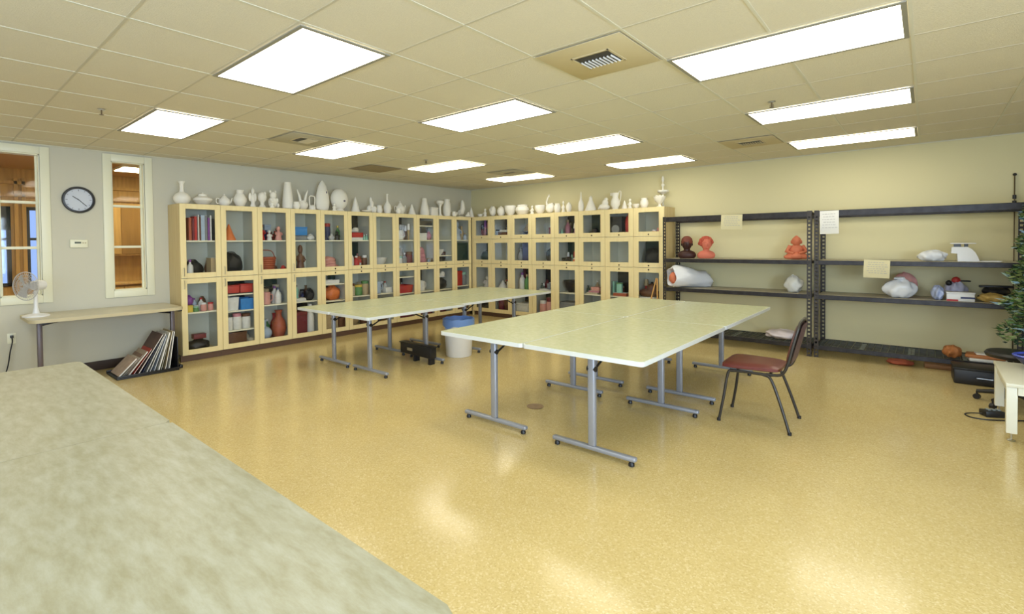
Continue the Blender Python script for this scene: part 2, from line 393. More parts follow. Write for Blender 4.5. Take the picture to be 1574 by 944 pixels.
SPK = [((2.34, -7.04), 'small sprinkler head in the ceiling near the window wall'), ((6.67, -3.35), 'small sprinkler head in the ceiling between two long light panels'), ((2.36, -3.41), 'small sprinkler head in the ceiling over the narrow table pair')]
for (x, y), l in SPK:
    t = thing('sprinkler_head', l, 'sprinkler', (x, y, CZ), 0, 'ceiling sprinkler heads')
    MB().lathe([(.028, -.006), (.028, -.002), (.03, -.0005)], seg=16).build('escutcheon', CHROME, t)
    m = MB(); m.cyl((0, 0, -.005), (0, 0, -.045), .006, seg=8); m.cyl((0, 0, -.045), (0, 0, -.048), .017, seg=10); m.tube([(-.012, 0, -.02), (-.012, 0, -.045)], .002, seg=6); m.tube([(.012, 0, -.02), (.012, 0, -.045)], .002, seg=6)
    m.build('nozzle', mat('aged_brass', (.16, .12, .07), rough=.4, metal=.7), t)

# ------------------------------------------------------------------ cabinets (local: width along +x, front face at y=0 facing -y, body to +y)
def frame_door(wd, z0, z1, parent, st=.068, rail=.065, th=.02, knob=None, mirror=False):
    m = MB(); g = .002; x0, x1 = g, wd-g; z0 += g; z1 -= g
    m.box(x0, x0+st, -th, 0, z0, z1, bev=.002, seg=1); m.box(x1-st, x1, -th, 0, z0, z1, bev=.002, seg=1)
    m.box(x0+st, x1-st, -th, 0, z1-rail, z1); m.box(x0+st, x1-st, -th, 0, z0, z0+rail)
    d = m.build('door', MAPLE, parent)
    MB().box(x0+st, x1-st, -.011, -.008, z0+rail, z1-rail).build('glass_pane', GLASS, d)
    if knob and knob[0] == 'handle':
        hx = x0+st*.5; hz = knob[1]
        MB().tube([(hx, -th, hz), (hx, -th-.022, hz), (hx, -th-.022, hz+.1), (hx, -th, hz+.1)], .004, seg=6).build('handle', CHROME, d)
    elif knob:
        MB().lathe([(.011, 0), (.012, .004), (.009, .008), (0.003, .009)], seg=12, M=Matrix.Translation((wd/2, -th, knob[1])) @ Matrix.Rotation(PI/2, 4, 'X')).build('lock', mat('dark_brass_lock', (.07, .055, .035), rough=.35, metal=.8), d)
    return d
def carcass(wd, dp, shelves, parent, side0=True, side1=True):
    m = MB(); T = .018
    m.box(.0008, T, 0, dp, .09, 2.05, 0); m.box(wd-T, wd-.0008, 0, dp, .09, 2.05, 0)
    m.box(T, wd-T, 0, dp, 2.032, 2.05, 0); m.box(T, wd-T, 0, dp, .09, .108, 0)
    m.box(T, wd-T, dp-.008, dp, .108, 2.032, 1)
    m.box(T, T+.002, .004, dp-.008, .108, 2.032, 1); m.box(wd-T-.002, wd-T, .004, dp-.008, .108, 2.032, 1)
    m.build('carcass', [MAPLES, INNER], parent)
    MB().box(.001, wd-.001, .05, .07, .002, .09).build('toe_kick', KICK, parent)
    for z in shelves: MB().box(T+.003, wd-T-.003, .02, dp-.01, z-.018, z).build('shelf', SHELFM, parent)
CONT_L = ['a row of books above a dark bag', 'an orange clay cone above a black bag', 'red figurines above a red basket', 'a blue box above a small brown figure',
          'a tiny black and white figure above pink cloth', 'stacked red boxes above brown bottles', 'an empty upper shelf above a white bowl', 'brown brushes above small jars',
          'a white box above pink fabric', 'an empty upper shelf above a grey bowl', 'a blue figure above a dark green box']
YL0, PL = -5.886, .4905
LEFT_SH = {i: [1.575, .635] for i in range(11)}; LEFT_SH[1] = [1.575, .83, .60, .33]; LEFT_SH[4] = [1.575, .87, .60]; LEFT_SH[7] = [1.575, .9, .60]; LEFT_SH[8] = [1.85, 1.575, .60]; LEFT_SH[9] = [1.575, 1.27, .60]
ORD = ['first', 'second', 'third', 'fourth', 'fifth', 'sixth', 'seventh', 'eighth', 'ninth', 'tenth', 'eleventh']
CAB_L = []
for i in range(11):
    t = thing('storage_cabinet', 'glass-door cabinet with %s, %s from the windows' % (CONT_L[i], ORD[i]), 'cabinet', (.43, YL0+i*PL, 0), PI/2, 'glass-door cabinets along the window wall')
    carcass(PL, .425, LEFT_SH[i]+[1.10], t)
    kn = i < 4
    frame_door(PL, 1.085, 2.05, t, knob=('handle', 1.12) if kn else ('lock', 1.117))
    frame_door(PL, .09, 1.083, t, knob=('handle', .955) if kn else ('lock', 1.05))
    CAB_L.append(t)
CONT_B = ['dark brushes over a dark green pouch', 'white papers over an empty cubby', 'a tan paper sheet over dark folders', 'an empty top cubby over a dark cup',
          'a black box with a mint bow', 'a pair of dark shoes over an empty cubby', 'a black speaker and red bag', 'pink scraps over a black and red bundle']
XB0, PB = .452, .5135
LOW_SH = .59
for i in range(8):
    t = thing('cubby_cabinet', 'three-door cabinet with %s, %s from the corner' % (CONT_B[i], ORD[i]), 'cabinet', (XB0+i*PB, -.43, 0), 0, 'three-door cabinets along the back wall')
    carcass(PB, .425, [1.60, 1.10, LOW_SH], t)
    frame_door(PB, 1.585, 2.05, t, st=.085, rail=.075, knob=('lock', 1.617))
    frame_door(PB, 1.085, 1.583, t, st=.085, rail=.075, knob=('lock', 1.117))
    frame_door(PB, .09, 1.083, t, st=.085, rail=.075, knob=('lock', 1.05))
struct(MB().box(.4305, .4505, -.452, -.412, 0, 2.05).build('trim_3', MAPLE))   # corner filler between the two runs

# ------------------------------------------------------------------ small goods (local: front faces -y, base at z=0)
CP = {'red': (.50, .03, .025), 'orange': (.75, .20, .05), 'brown': (.13, .05, .022), 'tan': (.48, .36, .20), 'black': (.010, .010, .012), 'white': (.75, .74, .70),
      'grey': (.22, .23, .24), 'blue': (.04, .24, .62), 'navy': (.03, .04, .14), 'green': (.10, .26, .08), 'mint': (.30, .58, .46), 'pink': (.70, .33, .28), 'purple': (.22, .06, .30),
      'yellow': (.75, .55, .08), 'maroon': (.17, .02, .03), 'beige': (.56, .48, .33), 'pale blue': (.42, .52, .66), 'dark green': (.03, .06, .045), 'terracotta': (.42, .10, .045), 'rose': (.55, .22, .27)}
def cm(c, rough=.5): return mat('tint_'+c.replace(' ', '_'), CP[c], rough=rough, noise=.12, nscale=25)
SEED = [0]
def item(kind, c, w_, h, d=None, c2=None):
    """returns (object name, builder meshes) ; first mesh is the thing, others its parts"""
    SEED[0] += 1; sd = SEED[0]; d = d or w_*.8; m = MB(); parts = []; M1 = cm(c); M2 = cm(c2) if c2 else WHITEM
    if kind == 'box':
        m.box(-w_/2, w_/2, -d/2, d/2, 0, h*.86, bev=.004); m2 = MB().box(-w_/2-.003, w_/2+.003, -d/2-.003, d/2+.003, h*.861, h, bev=.003); parts.append(('lid', m2, M2 if c2 else M1)); nm = 'storage_box'
    elif kind == 'bin':
        T = .006; k = .9
        for a, b_ in ((0, 0),):
            P0 = [(-w_/2*k, -d/2*k), (w_/2*k, -d/2*k), (w_/2*k, d/2*k), (-w_/2*k, d/2*k)]; P1 = [(x/k, y/k) for x, y in P0]; P2 = [(x*(1-2*T/w_), y*(1-2*T/d)) for x, y in P1]; P3 = [(x*.92, y*.92) for x, y in P0]
            vs = [(x, y, 0) for x, y in P0]+[(x, y, h) for x, y in P1]+[(x, y, h) for x, y in P2]+[(x, y, T) for x, y in P3]
            fs = [(3, 2, 1, 0)]+[(i, (i+1) % 4, 4+(i+1) % 4, 4+i) for i in range(4)]+[(4+i, 4+(i+1) % 4, 8+(i+1) % 4, 8+i) for i in range(4)]+[(8+i, 8+(i+1) % 4, 12+(i+1) % 4, 12+i) for i in range(4)]+[(12, 13, 14, 15)]
            m.add(vs, fs)
        rim = MB(); rim.tube([(x, y, h) for x, y in P1], .005, seg=6, close=True); parts.append(('rim', rim, M2 if c2 else M1)); nm = 'open_bin'
    elif kind == 'book':
        m.box(-w_/2, w_/2, -d/2, d/2, 0, h, 0, bev=.0015, seg=1); m2 = MB().box(-w_/2+.003, w_/2-.003, -d/2+.004, d/2+.0012, .003, h+.0012); parts.append(('pages', m2, PAPER)); nm = 'book'
    elif kind == 'bottle':
        r = w_/2; m.lathe([(r*.9, 0), (r, h*.04), (r, h*.55), (r*.85, h*.66), (r*.38, h*.76), (r*.36, h*.86)], seg=14); m2 = MB().lathe([(r*.45, h*.861), (r*.45, h*.99), (r*.3, h)], seg=12); parts.append(('cap', m2, M2)); nm = 'bottle'
    elif kind == 'jar':
        r = w_/2; m.lathe([(r*.85, 0), (r, h*.06), (r, h*.7), (r*.86, h*.8)], seg=14); m2 = MB().lathe([(r*.92, h*.801), (r*.94, h*.98), (r*.8, h)], seg=14); parts.append(('lid', m2, M2)); nm = 'jar'
    elif kind == 'mug':
        r = w_/2; m.lathe([(r*.85, 0), (r, h*.05), (r, h), (r*.88, h), (r*.84, h*.1), (0.001, h*.08)], seg=16); m.tube([(r*.95, 0, h*.8), (r*1.5, 0, h*.75), (r*1.55, 0, h*.4), (r*.95, 0, h*.2)], r*.12, seg=6, sub=3); nm = 'mug'
    elif kind == 'bowl':
        r = w_/2; m.lathe([(r*.45, 0), (r*.5, h*.08), (r*.85, h*.5), (r, h), (r*.94, h), (r*.75, h*.5), (.001, h*.18)], seg=20); nm = 'bowl'
    elif kind == 'bag':
        m.ball((0, 0, h*.45), w_/2, d/2, h*.52, noise=.13, seed=sd, flat=0, folds=.05, seg=22, rings=14)
        m2 = MB().tube([(-w_*.22, 0, h*.85), (-w_*.16, 0, h*1.02), (w_*.16, 0, h*1.02), (w_*.22, 0, h*.85)], .006, seg=6, sub=3); parts.append(('strap', m2, M2 if c2 else M1)); nm = 'soft_bag'
    elif kind == 'cloth':
        for k in range(3): m.ball((0, 0, h*(.25+.25*k)), w_/2*(1-.12*k), d/2*(1-.1*k), h*.28, noise=.12, seed=sd+k, folds=.07, seg=24, rings=10, flat=0)
        nm = 'crumpled_cloth'
    elif kind == 'basket':
        r = w_/2
        for k in range(7):
            z = h*(k+.5)/8; m.lathe([(r*(.8+.03*k)-.004, z-h/16), (r*(.8+.03*k)+.004, z), (r*(.8+.03*k)-.004, z+h/16)], seg=20, caps=False)
        m.lathe([(r*.74, 0), (r*.78, 0.004), (r*.95, h*.9), (r*.9, h*.9), (r*.7, .02), (.001, .02)], seg=20)
        m2 = MB().tube([(-r*.95, 0, h*.85), (-r*.6, 0, h*1.25), (r*.6, 0, h*1.25), (r*.95, 0, h*.85)], .007, seg=6, sub=4); parts.append(('handle', m2, M1)); nm = 'basket'
    elif kind == 'cone':
        r = w_/2; m.lathe([(r, 0), (r*.98, h*.06), (r*.7, h*.32), (r*.66, h*.36), (r*.42, h*.62), (r*.38, h*.66), (r*.08, h), (.001, h)], seg=18); nm = 'clay_cone'
    elif kind == 'figure':
        r = w_/2; m.lathe([(r*.95, 0), (r, h*.05), (r*.75, h*.3), (r*.8, h*.5), (r*.4, h*.64), (r*.3, h*.68)], seg=14, sy=.8); m.ball((0, 0, h*.82), r*.55, r*.5, h*.18, seg=12, rings=8)
        m.tube([(-r*.7, 0, h*.58), (-r*1.0, -r*.3, h*.42), (-r*.5, -r*.7, h*.36)], r*.16, seg=6); m.tube([(r*.7, 0, h*.58), (r*1.0, -r*.3, h*.42), (r*.5, -r*.7, h*.36)], r*.16, seg=6); nm = 'figurine'
    elif kind == 'vase':
        r = w_/2; m.lathe([(r*.55, 0), (r*.7, h*.05), (r, h*.35), (r*.85, h*.6), (r*.4, h*.78), (r*.38, h*.88), (r*.55, h), (r*.48, h), (r*.3, h*.88), (.001, h*.6)], seg=18); nm = 'vase'
    elif kind == 'papers':
        for k in range(5):
            a = random.Random(sd*9+k).uniform(-.2, .2); m.box(-w_/2, w_/2, -d/2, d/2, h*k/5, h*(k+.85)/5, M=Matrix.Rotation(a, 4, 'Z'))
        nm = 'paper_stack'
    elif kind == 'tray':
        m.box(-w_/2, w_/2, -d/2, d/2, 0, .008); 
        m.box(-w_/2, w_/2, -d/2, -d/2+.008, .008, h); m.box(-w_/2, w_/2, d/2-.008, d/2, .008, h); m.box(-w_/2, -w_/2+.008, -d/2+.008, d/2-.008, .008, h); m.box(w_/2-.008, w_/2, -d/2+.008, d/2-.008, .008, h); nm = 'tray'
    elif kind == 'brush':
        m.cyl((0, 0, h*.0), (0, 0, h*.62), w_*.22, w_*.3, seg=8); m2 = MB().cyl((0, 0, h*.621), (0, 0, h), w_*.42, w_*.3, seg=10); parts.append(('bristles', m2, M2)); m3 = MB(); nm = 'brush'
    elif kind == 'shoe':
        m.ball((0, 0, h*.3), w_/2, d/2, h*.32, flat=.004, seg=18, rings=10); m.ball((w_*.2, 0, h*.55), w_*.28, d*.42, h*.42, seg=16, rings=10)
        m2 = MB().prism([(-w_/2, -d*.3), (-w_*.3, -d*.45), (w_*.4, -d*.4), (w_/2, 0), (w_*.4, d*.4), (-w_*.3, d*.45), (-w_/2, d*.3)], 0, .012); parts.append(('sole', m2, M2)); nm = 'shoe'
    elif kind == 'flask':
        r = w_/2; m.ball((0, 0, r*.9), r, r, r*.9, seg=16, rings=10, flat=0); m.cyl((0, 0, r*1.6), (0, 0, h), r*.3, r*.3); nm = 'flask'
    elif kind == 'speaker':
        m.box(-w_/2, w_/2, -d/2, d/2, 0, h, bev=.008); m2 = MB().lathe([(w_*.3, 0), (w_*.32, .004), (w_*.2, .001), (.001, .006)], seg=18, M=Matrix.Translation((0, -d/2, h*.35)) @ Matrix.Rotation(PI/2, 4, 'X')); parts.append(('cone', m2, cm('grey'))); nm = 'speaker'
    return nm, m, M1, parts
KW = {'box': 'lidded box', 'bin': 'open bin', 'book': 'book', 'bottle': 'bottle', 'jar': 'lidded jar', 'mug': 'mug', 'bowl': 'bowl', 'bag': 'soft bag', 'cloth': 'crumpled cloth', 'basket': 'basket', 'cone': 'clay cone',
      'figure': 'small figurine', 'vase': 'vase', 'papers': 'stack of papers', 'tray': 'shallow tray', 'brush': 'brush', 'shoe': 'shoe', 'flask': 'round flask', 'speaker': 'small speaker'}
CAT = {'box': 'box', 'bin': 'box', 'book': 'book', 'bottle': 'bottle', 'jar': 'jar', 'mug': 'mug', 'bowl': 'bowl', 'bag': 'bag', 'cloth': 'cloth', 'basket': 'basket', 'cone': 'ceramic', 'figure': 'figurine',
       'vase': 'vase', 'papers': 'papers', 'tray': 'tray', 'brush': 'brush', 'shoe': 'shoe', 'flask': 'flask', 'speaker': 'speaker'}
FX = {'mug': 1.8, 'bag': 1.22, 'cloth': 1.3, 'figure': 1.12}
def settle(specs, z, pw, sh):
    """nudge the goods of one compartment apart"""
    top = min(q for q in [q_-.018 for q_ in sh]+[1.08, 2.03] if q > z+.04)
    done = []; out = {}; anyup = any(len(q) > 8 and q[8] for q in specs)
    for k in sorted(range(len(specs)), key=lambda k: (specs[k][7] if len(specs[k]) > 7 else 0)):
        s = list(specs[k])+[None]*(9-len(specs[k])); kind, c, off, w_, h, d, c2, back, up = s; back = back or 0; up = up or 0
        d = d or min(w_*.8, .2); x = .03+off*(pw-.06); ok = False
        h = min(h, top-z-up-.02)
        for sc in (((1.5, 1.35, 1.2, 1.1) if kind not in ('book', 'tray', 'papers') and not anyup else ())+(1, .9, .8, .7, .6, .5, .42, .35)):
            W, D, Hh = w_*sc, d*sc, min(h*sc, (top-z-up-.01)/(1.3 if kind == 'basket' else 1.06)); e = FX.get(kind, 1); ew = W*e; ed = W*1.04 if kind in ('basket', 'bottle', 'jar', 'mug', 'bowl', 'cone', 'vase', 'flask', 'figure', 'brush') else D*e*1.03
            if kind in ('box', 'bin'): ew += .012; ed += .012
            if ew > pw-.05: continue
            cand = [(abs(dx)+.7*abs(b-back)+(.15 if b < back-.001 else 0), dx, b) for dx in [i*.01 for i in range(-14, 15)] for b in [j*.02 for j in range(0, 19)]]
            for cost, dx, b in sorted(cand):
                X = x+dx; Y = .035+ed/2+b
                if X-ew/2 < .0225 or X+ew/2 > pw-.0225 or Y+ed/2 > .386: continue
                bb = (X-ew/2, X+ew/2, Y-ed/2, Y+ed/2, z+up, z+up+Hh*1.04)
                if all(bb[1] <= o[0]+.0008 or bb[0] >= o[1]-.0008 or bb[3] <= o[2]+.0008 or bb[2] >= o[3]-.0008 or bb[5] <= o[4]+.002 or bb[4] >= o[5]-.03*(o[5]-o[4])-.003 for o in done):
                    ok = True; break
            if ok: break
        if ok: done.append(bb); out[k] = (kind, c, X, W, Hh, D, c2, Y, up)
    return out
USED = {}
PLACEW = ['by the hinge side', 'beside it', 'in the middle', 'at the far side', 'tucked at the end']
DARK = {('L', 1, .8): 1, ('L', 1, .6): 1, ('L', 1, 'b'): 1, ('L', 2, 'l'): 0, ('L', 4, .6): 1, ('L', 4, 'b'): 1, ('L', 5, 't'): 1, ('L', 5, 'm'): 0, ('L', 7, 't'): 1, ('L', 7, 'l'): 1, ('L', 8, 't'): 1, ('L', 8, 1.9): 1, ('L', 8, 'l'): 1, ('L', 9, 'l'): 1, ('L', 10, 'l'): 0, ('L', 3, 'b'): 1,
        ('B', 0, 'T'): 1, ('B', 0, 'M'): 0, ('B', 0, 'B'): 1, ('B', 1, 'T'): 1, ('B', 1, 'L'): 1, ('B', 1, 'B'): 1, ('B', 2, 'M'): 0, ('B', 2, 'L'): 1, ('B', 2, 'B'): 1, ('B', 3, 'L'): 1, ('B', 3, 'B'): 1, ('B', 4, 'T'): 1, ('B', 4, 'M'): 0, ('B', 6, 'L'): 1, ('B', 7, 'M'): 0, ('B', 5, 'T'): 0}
FILL = {('L', 2, 't'): 5, ('L', 2, 'l'): 5, ('L', 3, 'l'): 5, ('L', 0, 'l'): 6, ('L', 5, 'm'): 5, ('L', 5, 'l'): 4, ('L', 7, 't'): 5, ('L', 7, 'm'): 5, ('L', 7, 'l'): 5, ('L', 8, 'm'): 5, ('L', 6, 'l'): 5, ('L', 10, 't'): 4, ('L', 10, 'l'): 5,
        ('L', 4, 't'): 3, ('L', 3, 'b'): 4, ('L', 2, 'b'): 4, ('L', 9, 'l'): 4, ('B', 0, 'T'): 5, ('B', 0, 'M'): 4, ('B', 1, 'L'): 5, ('B', 1, 'B'): 4, ('B', 2, 'L'): 5, ('B', 3, 'L'): 5, ('B', 3, 'B'): 4, ('B', 4, 'M'): 4, ('B', 6, 'L'): 4, ('B', 7, 'L'): 4, ('B', 5, 'L'): 4, ('B', 4, 'T'): 4, ('B', 1, 'T'): 3}
def goods(run, unit, level, specs):
    """specs: (kind, colour, offset along the front 0..1, width, height, [depth], [second colour], [set-back])"""
    zl = {'t': 1.5755, 'm': 1.1005, 'l': .6355, 'b': .1085, 'T': 1.6005, 'M': 1.1005, 'L': LOW_SH+.0005, 'B': .1085}
    if isinstance(level, tuple): z, place = level
    else:
        z = zl[level]; place = {'t': 'top shelf', 'm': 'upper floor', 'l': 'lower shelf', 'b': 'bottom', 'T': 'top cubby', 'M': 'middle cubby', 'L': 'lower shelf', 'B': 'bottom'}[level]
    if level == 'l' and unit in (4, 7, 8, 9): z = .6005
    specs = list(specs); rf = random.Random(unit*31+ord(str(level)[-1])*7+len(specs))
    have = {(q[0], q[1]) for q in specs}
    for _ in range(FILL.get((run, unit, level), 0)):
        while True:
            kk = rf.choice(['bottle', 'jar', 'bottle', 'figure', 'vase', 'mug', 'box', 'brush']); cc = rf.choice(['brown', 'maroon', 'black', 'tan', 'navy', 'dark green', 'red', 'rose', 'grey', 'purple', 'beige', 'white', 'pale blue', 'green'])
            if (kk, cc) not in have: break
        have.add((kk, cc)); w0 = rf.uniform(.045, .08); specs.append((kk, cc, rf.uniform(.08, .92), w0, w0*rf.uniform(1.6, 3.2) if kk != 'mug' else .1, None, rf.choice([None, 'black', 'red', 'tan']), rf.uniform(.03, .22)))
    specs = [q for q in specs if not (q[0] == 'box' and q[1] in ('black', 'dark green') and len(q) > 7 and q[7] and q[7] >= .23)]
    pw = PL if run == 'L' else PB; key = (run, unit, level if isinstance(level, str) else round(level[0], 1))
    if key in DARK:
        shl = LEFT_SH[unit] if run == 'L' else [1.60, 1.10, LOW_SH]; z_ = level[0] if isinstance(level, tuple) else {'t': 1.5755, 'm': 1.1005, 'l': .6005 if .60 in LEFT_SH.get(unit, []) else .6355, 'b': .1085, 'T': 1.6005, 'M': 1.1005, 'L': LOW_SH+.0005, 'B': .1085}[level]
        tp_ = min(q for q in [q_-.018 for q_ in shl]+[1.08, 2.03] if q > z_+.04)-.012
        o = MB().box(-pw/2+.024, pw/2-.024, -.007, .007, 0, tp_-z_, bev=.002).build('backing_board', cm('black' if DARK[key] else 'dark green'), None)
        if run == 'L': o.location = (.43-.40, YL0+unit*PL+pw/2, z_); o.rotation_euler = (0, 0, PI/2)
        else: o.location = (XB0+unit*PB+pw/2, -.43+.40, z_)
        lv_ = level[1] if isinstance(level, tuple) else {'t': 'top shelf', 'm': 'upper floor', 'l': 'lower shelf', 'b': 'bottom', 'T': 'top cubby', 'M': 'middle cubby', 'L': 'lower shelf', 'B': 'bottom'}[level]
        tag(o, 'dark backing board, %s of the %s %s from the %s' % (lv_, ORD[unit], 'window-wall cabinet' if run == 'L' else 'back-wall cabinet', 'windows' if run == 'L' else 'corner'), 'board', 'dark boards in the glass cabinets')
    n = len(specs); pw = PL if run == 'L' else PB
    order = sorted(range(n), key=lambda k: specs[k][2])
    sett = settle(specs, z, pw, LEFT_SH[unit] if run == 'L' else [1.60, 1.10, LOW_SH])
    for k, s in enumerate(specs):
        if k not in sett: print('dropped', run, unit, level, s); continue
        kind, c, X, w_, h, d, c2, Y, up = sett[k]
        nm, m, M1, parts = item(kind, c, w_, h, d, c2)
        if run == 'L': loc = (.43-Y, YL0+unit*PL+X, z+up); rz = PI/2
        else: loc = (XB0+unit*PB+X, -.43+Y, z+up); rz = 0
        run_w = 'window-wall cabinet' if run == 'L' else 'back-wall cabinet'
        pos = ''
        same = [j for j in order if specs[j][0] == kind and specs[j][1] == c]
        if len(same) > 1:
            r = same.index(k); pos = ('first ', 'second ', 'third ', 'fourth ', 'fifth ', 'sixth ')[r]
        lab = '%s%s %s, %s of the %s %s from the %s' % (pos, c, KW[kind], place, ORD[unit], run_w, 'windows' if run == 'L' else 'corner')
        if lab in USED: USED[lab] += 1; lab = 'extra '+lab
        else: USED[lab] = 1
        o = m.build(nm, M1, None, loc, (0, 0, rz)); tag(o, lab, CAT[kind], '%s in the glass cabinets' % KW[kind])
        for pn, pm, pmat in parts: pm.build(pn, pmat, o)
G = goods
# books in the first cabinet
bk = []; x = .10
for c, t_, h in (('terracotta', .034, .235), ('maroon', .026, .225), ('red', .03, .25), ('white', .014, .27), ('brown', .022, .25), ('pale blue', .045, .265), ('grey', .03, .262), ('purple', .022, .24), ('white', .018, .265), ('black', .028, .23), ('grey', .024, .235), ('brown', .03, .22)):
    bk.append(('book', c, x/.4305-.07, t_, h*1.26, .17)); x += t_+.0035
G('L', 0, 't', [(a[0], a[1], (0.087+i_x), a[3], a[4], a[5]) for a, i_x in zip(bk, [b_[2] for b_ in bk])])
G('L', 0, 'm', [('bottle', 'white', .25, .05, .15, None, 'purple'), ('bottle', 'white', .12, .045, .10, None, 'purple'), ('bag', 'black', .45, .16, .14, .14), ('book', 'tan', .68, .07, .24, .16), ('bag', 'brown', .85, .12, .33, .14)])
G('L', 0, 'l', [('box', 'yellow', .18, .09, .09, .1), ('bag', 'purple', .2, .12, .12, .1, None, .0, .093), ('jar', 'green', .38, .07, .07, None, 'mint'), ('bottle', 'pale blue', .44, .06, .17, None, 'purple', .1), ('jar', 'pink', .6, .075, .11), ('jar', 'pink', .8, .07, .11, None, 'red'), ('bag', 'brown', .72, .1, .17, .09, None, .12)])
G('L', 0, 'b', [('bag', 'black', .5, .27, .15, .2), ('box', 'maroon', .48, .15, .06, .1, None, .02, .165)])
G('L', 1, 't', [('cone', 'orange', .3, .12, .15)])
G('L', 1, 'm', [('bag', 'black', .3, .2, .20, .18), ('cone', 'white', .62, .13, .11), ('cone', 'white', .82, .07, .05)])
G('L', 1, (.8305, 'highest lower shelf'), [('tray', 'black', .5, .38, .011, .25), ('box', 'red', .33, .16, .11, .18, None, 0, .012), ('box', 'red', .72, .17, .12, .18, None, 0, .012)])
G('L', 1, (.6005, 'second lower shelf'), [('bin', 'white', .27, .13, .12, .2), ('bin', 'blue', .68, .22, .17, .22), ('box', 'black', .3, .15, .15, .1, None, .23)])
G('L', 1, (.3305, 'third lower shelf'), [('jar', 'white', .2, .07, .12), ('jar', 'white', .42, .08, .15, None, 'rose'), ('jar', 'white', .66, .08, .14, None, 'brown'), ('jar', 'white', .88, .07, .11), ('basket', 'beige', .6, .2, .15, .14, None, .2)])
G('L', 1, 'b', [('box', 'brown', .32, .2, .16, .2), ('bowl', 'beige', .76, .14, .09), ('vase', 'beige', .8, .1, .13, None, None, .15)])
G('L', 2, 't', [('figure', 'red', .15, .08, .17), ('figure', 'white', .35, .05, .1), ('figure', 'red', .5, .06, .09), ('figure', 'pink', .66, .07, .14), ('figure', 'brown', .85, .07, .13), ('figure', 'maroon', .62, .09, .19, None, None, .12)])
G('L', 2, 'm', [('basket', 'terracotta', .35, .22, .17), ('bag', 'red', .72, .17, .18, .14), ('bag', 'brown', .5, .14, .24, .1, None, .2)])
G('L', 2, 'l', [('mug', 'pink', .28, .09, .12), ('bottle', 'white', .5, .06, .16, None, 'navy'), ('bottle', 'white', .68, .065, .17, None, 'purple'), ('bottle', 'green', .12, .06, .2, None, 'black', .12), ('jar', 'brown', .86, .07, .18, None, 'beige', .05), ('bottle', 'green', .4, .07, .2, None, 'yellow', .12)])
G('L', 2, 'b', [('flask', 'pale blue', .25, .15, .2), ('vase', 'terracotta', .56, .14, .28), ('vase', 'red', .8, .1, .30), ('jar', 'maroon', .42, .16, .38, None, 'terracotta', .2)])
G('L', 3, 't', [('box', 'grey', .35, .22, .07, .2), ('box', 'blue', .35, .24, .13, .2, None, 0, .075), ('bag', 'white', .78, .14, .10, .12)])
G('L', 3, 'm', [('figure', 'brown', .42, .09, .27)])
G('L', 3, 'l', [('papers', 'white', .3, .2, .05, .18), ('bottle', 'mint', .28, .05, .2, None, 'grey', .05, .052), ('bag', 'black', .75, .15, .18, .13), ('vase', 'brown', .9, .08, .22, None, None, .15), ('jar', 'grey', .5, .08, .2, None, 'black', .18)])
G('L', 3, 'b', [('box', 'maroon', .24, .16, .24, .18), ('bottle', 'white', .56, .085, .34), ('bag', 'black', .84, .14, .24, .14)])
G('L', 4, 't', [('figure', 'black', .75, .06, .1, None), ('vase', 'white', .66, .07, .07), ('bottle', 'green', .9, .05, .16, None, 'yellow', .05)])
G('L', 4, 'm', [('cloth', 'pink', .42, .27, .17, .2), ('cloth', 'terracotta', .82, .14, .11, .14)])
G('L', 4, (.8705, 'highest lower shelf'), [('tray', 'white', .4, .3, .06, .2), ('jar', 'dark green', .8, .09, .12, None, 'green')])
G('L', 4, (.6005, 'middle lower shelf'), [('bag', 'orange', .7, .19, .2, .15), ('bowl', 'white', .25, .14, .07), ('box', 'black', .4, .3, .21, .1, None, .23)])
G('L', 4, 'b', [('box', 'tan', .3, .19, .2, .2), ('box', 'brown', .74, .17, .3, .2)])
G('L', 5, 't', [('box', 'white', .42, .24, .045, .2), ('box', 'red', .42, .25, .08, .2, None, 0, .047), ('shoe', 'white', .36, .2, .09, .1, 'grey', .02, .13), ('bottle', 'mint', .66, .045, .09), ('bottle', 'mint', .84, .045, .1), ('box', 'black', .5, .36, .36, .1, None, .25)])
G('L', 5, 'm', [('bottle', 'white', .2, .06, .2, None, 'navy'), ('bottle', 'red', .42, .07, .14, None, 'white'), ('bottle', 'white', .56, .06, .26, None, 'blue', .08), ('mug', 'terracotta', .76, .1, .13), ('vase', 'maroon', .3, .1, .28, None, None, .15), ('bottle', 'brown', .9, .06, .22, None, 'pink', .1)])
G('L', 5, 'l', [('jar', 'beige', .2, .1, .14, None, 'brown'), ('jar', 'green', .42, .09, .12, None, 'yellow'), ('jar', 'tan', .64, .09, .16, None, 'green'), ('jar', 'mint', .85, .08, .14, None, 'beige'), ('vase', 'brown', .3, .12, .26, None, None, .18), ('vase', 'yellow', .65, .12, .25, None, None, .2)])
G('L', 5, 'b', [('bowl', 'tan', .3, .18, .1), ('jar', 'brown', .7, .12, .2)])
G('L', 6, 'm', [('bowl', 'white', .5, .22, .11), ('figure', 'black', .18, .05, .06)])
G('L', 6, 'l', [('mug', 'pale blue', .25, .1, .14), ('mug', 'grey', .5, .1, .11), ('box', 'white', .78, .16, .11, .15), ('vase', 'white', .36, .1, .22, None, None, .16)])
G('L', 6, 'b', [('bag', 'brown', .5, .22, .16, .16)])
G('L', 7, 't', [('mug', 'white', .22, .11, .12), ('brush', 'tan', .5, .05, .2), ('brush', 'brown', .63, .05, .18), ('brush', 'pink', .76, .05, .16), ('bag', 'brown', .85, .12, .16, .1, None, .1), ('figure', 'red', .28, .08, .3, None, None, .2), ('box', 'black', .3, .22, .38, .08, None, .28)])
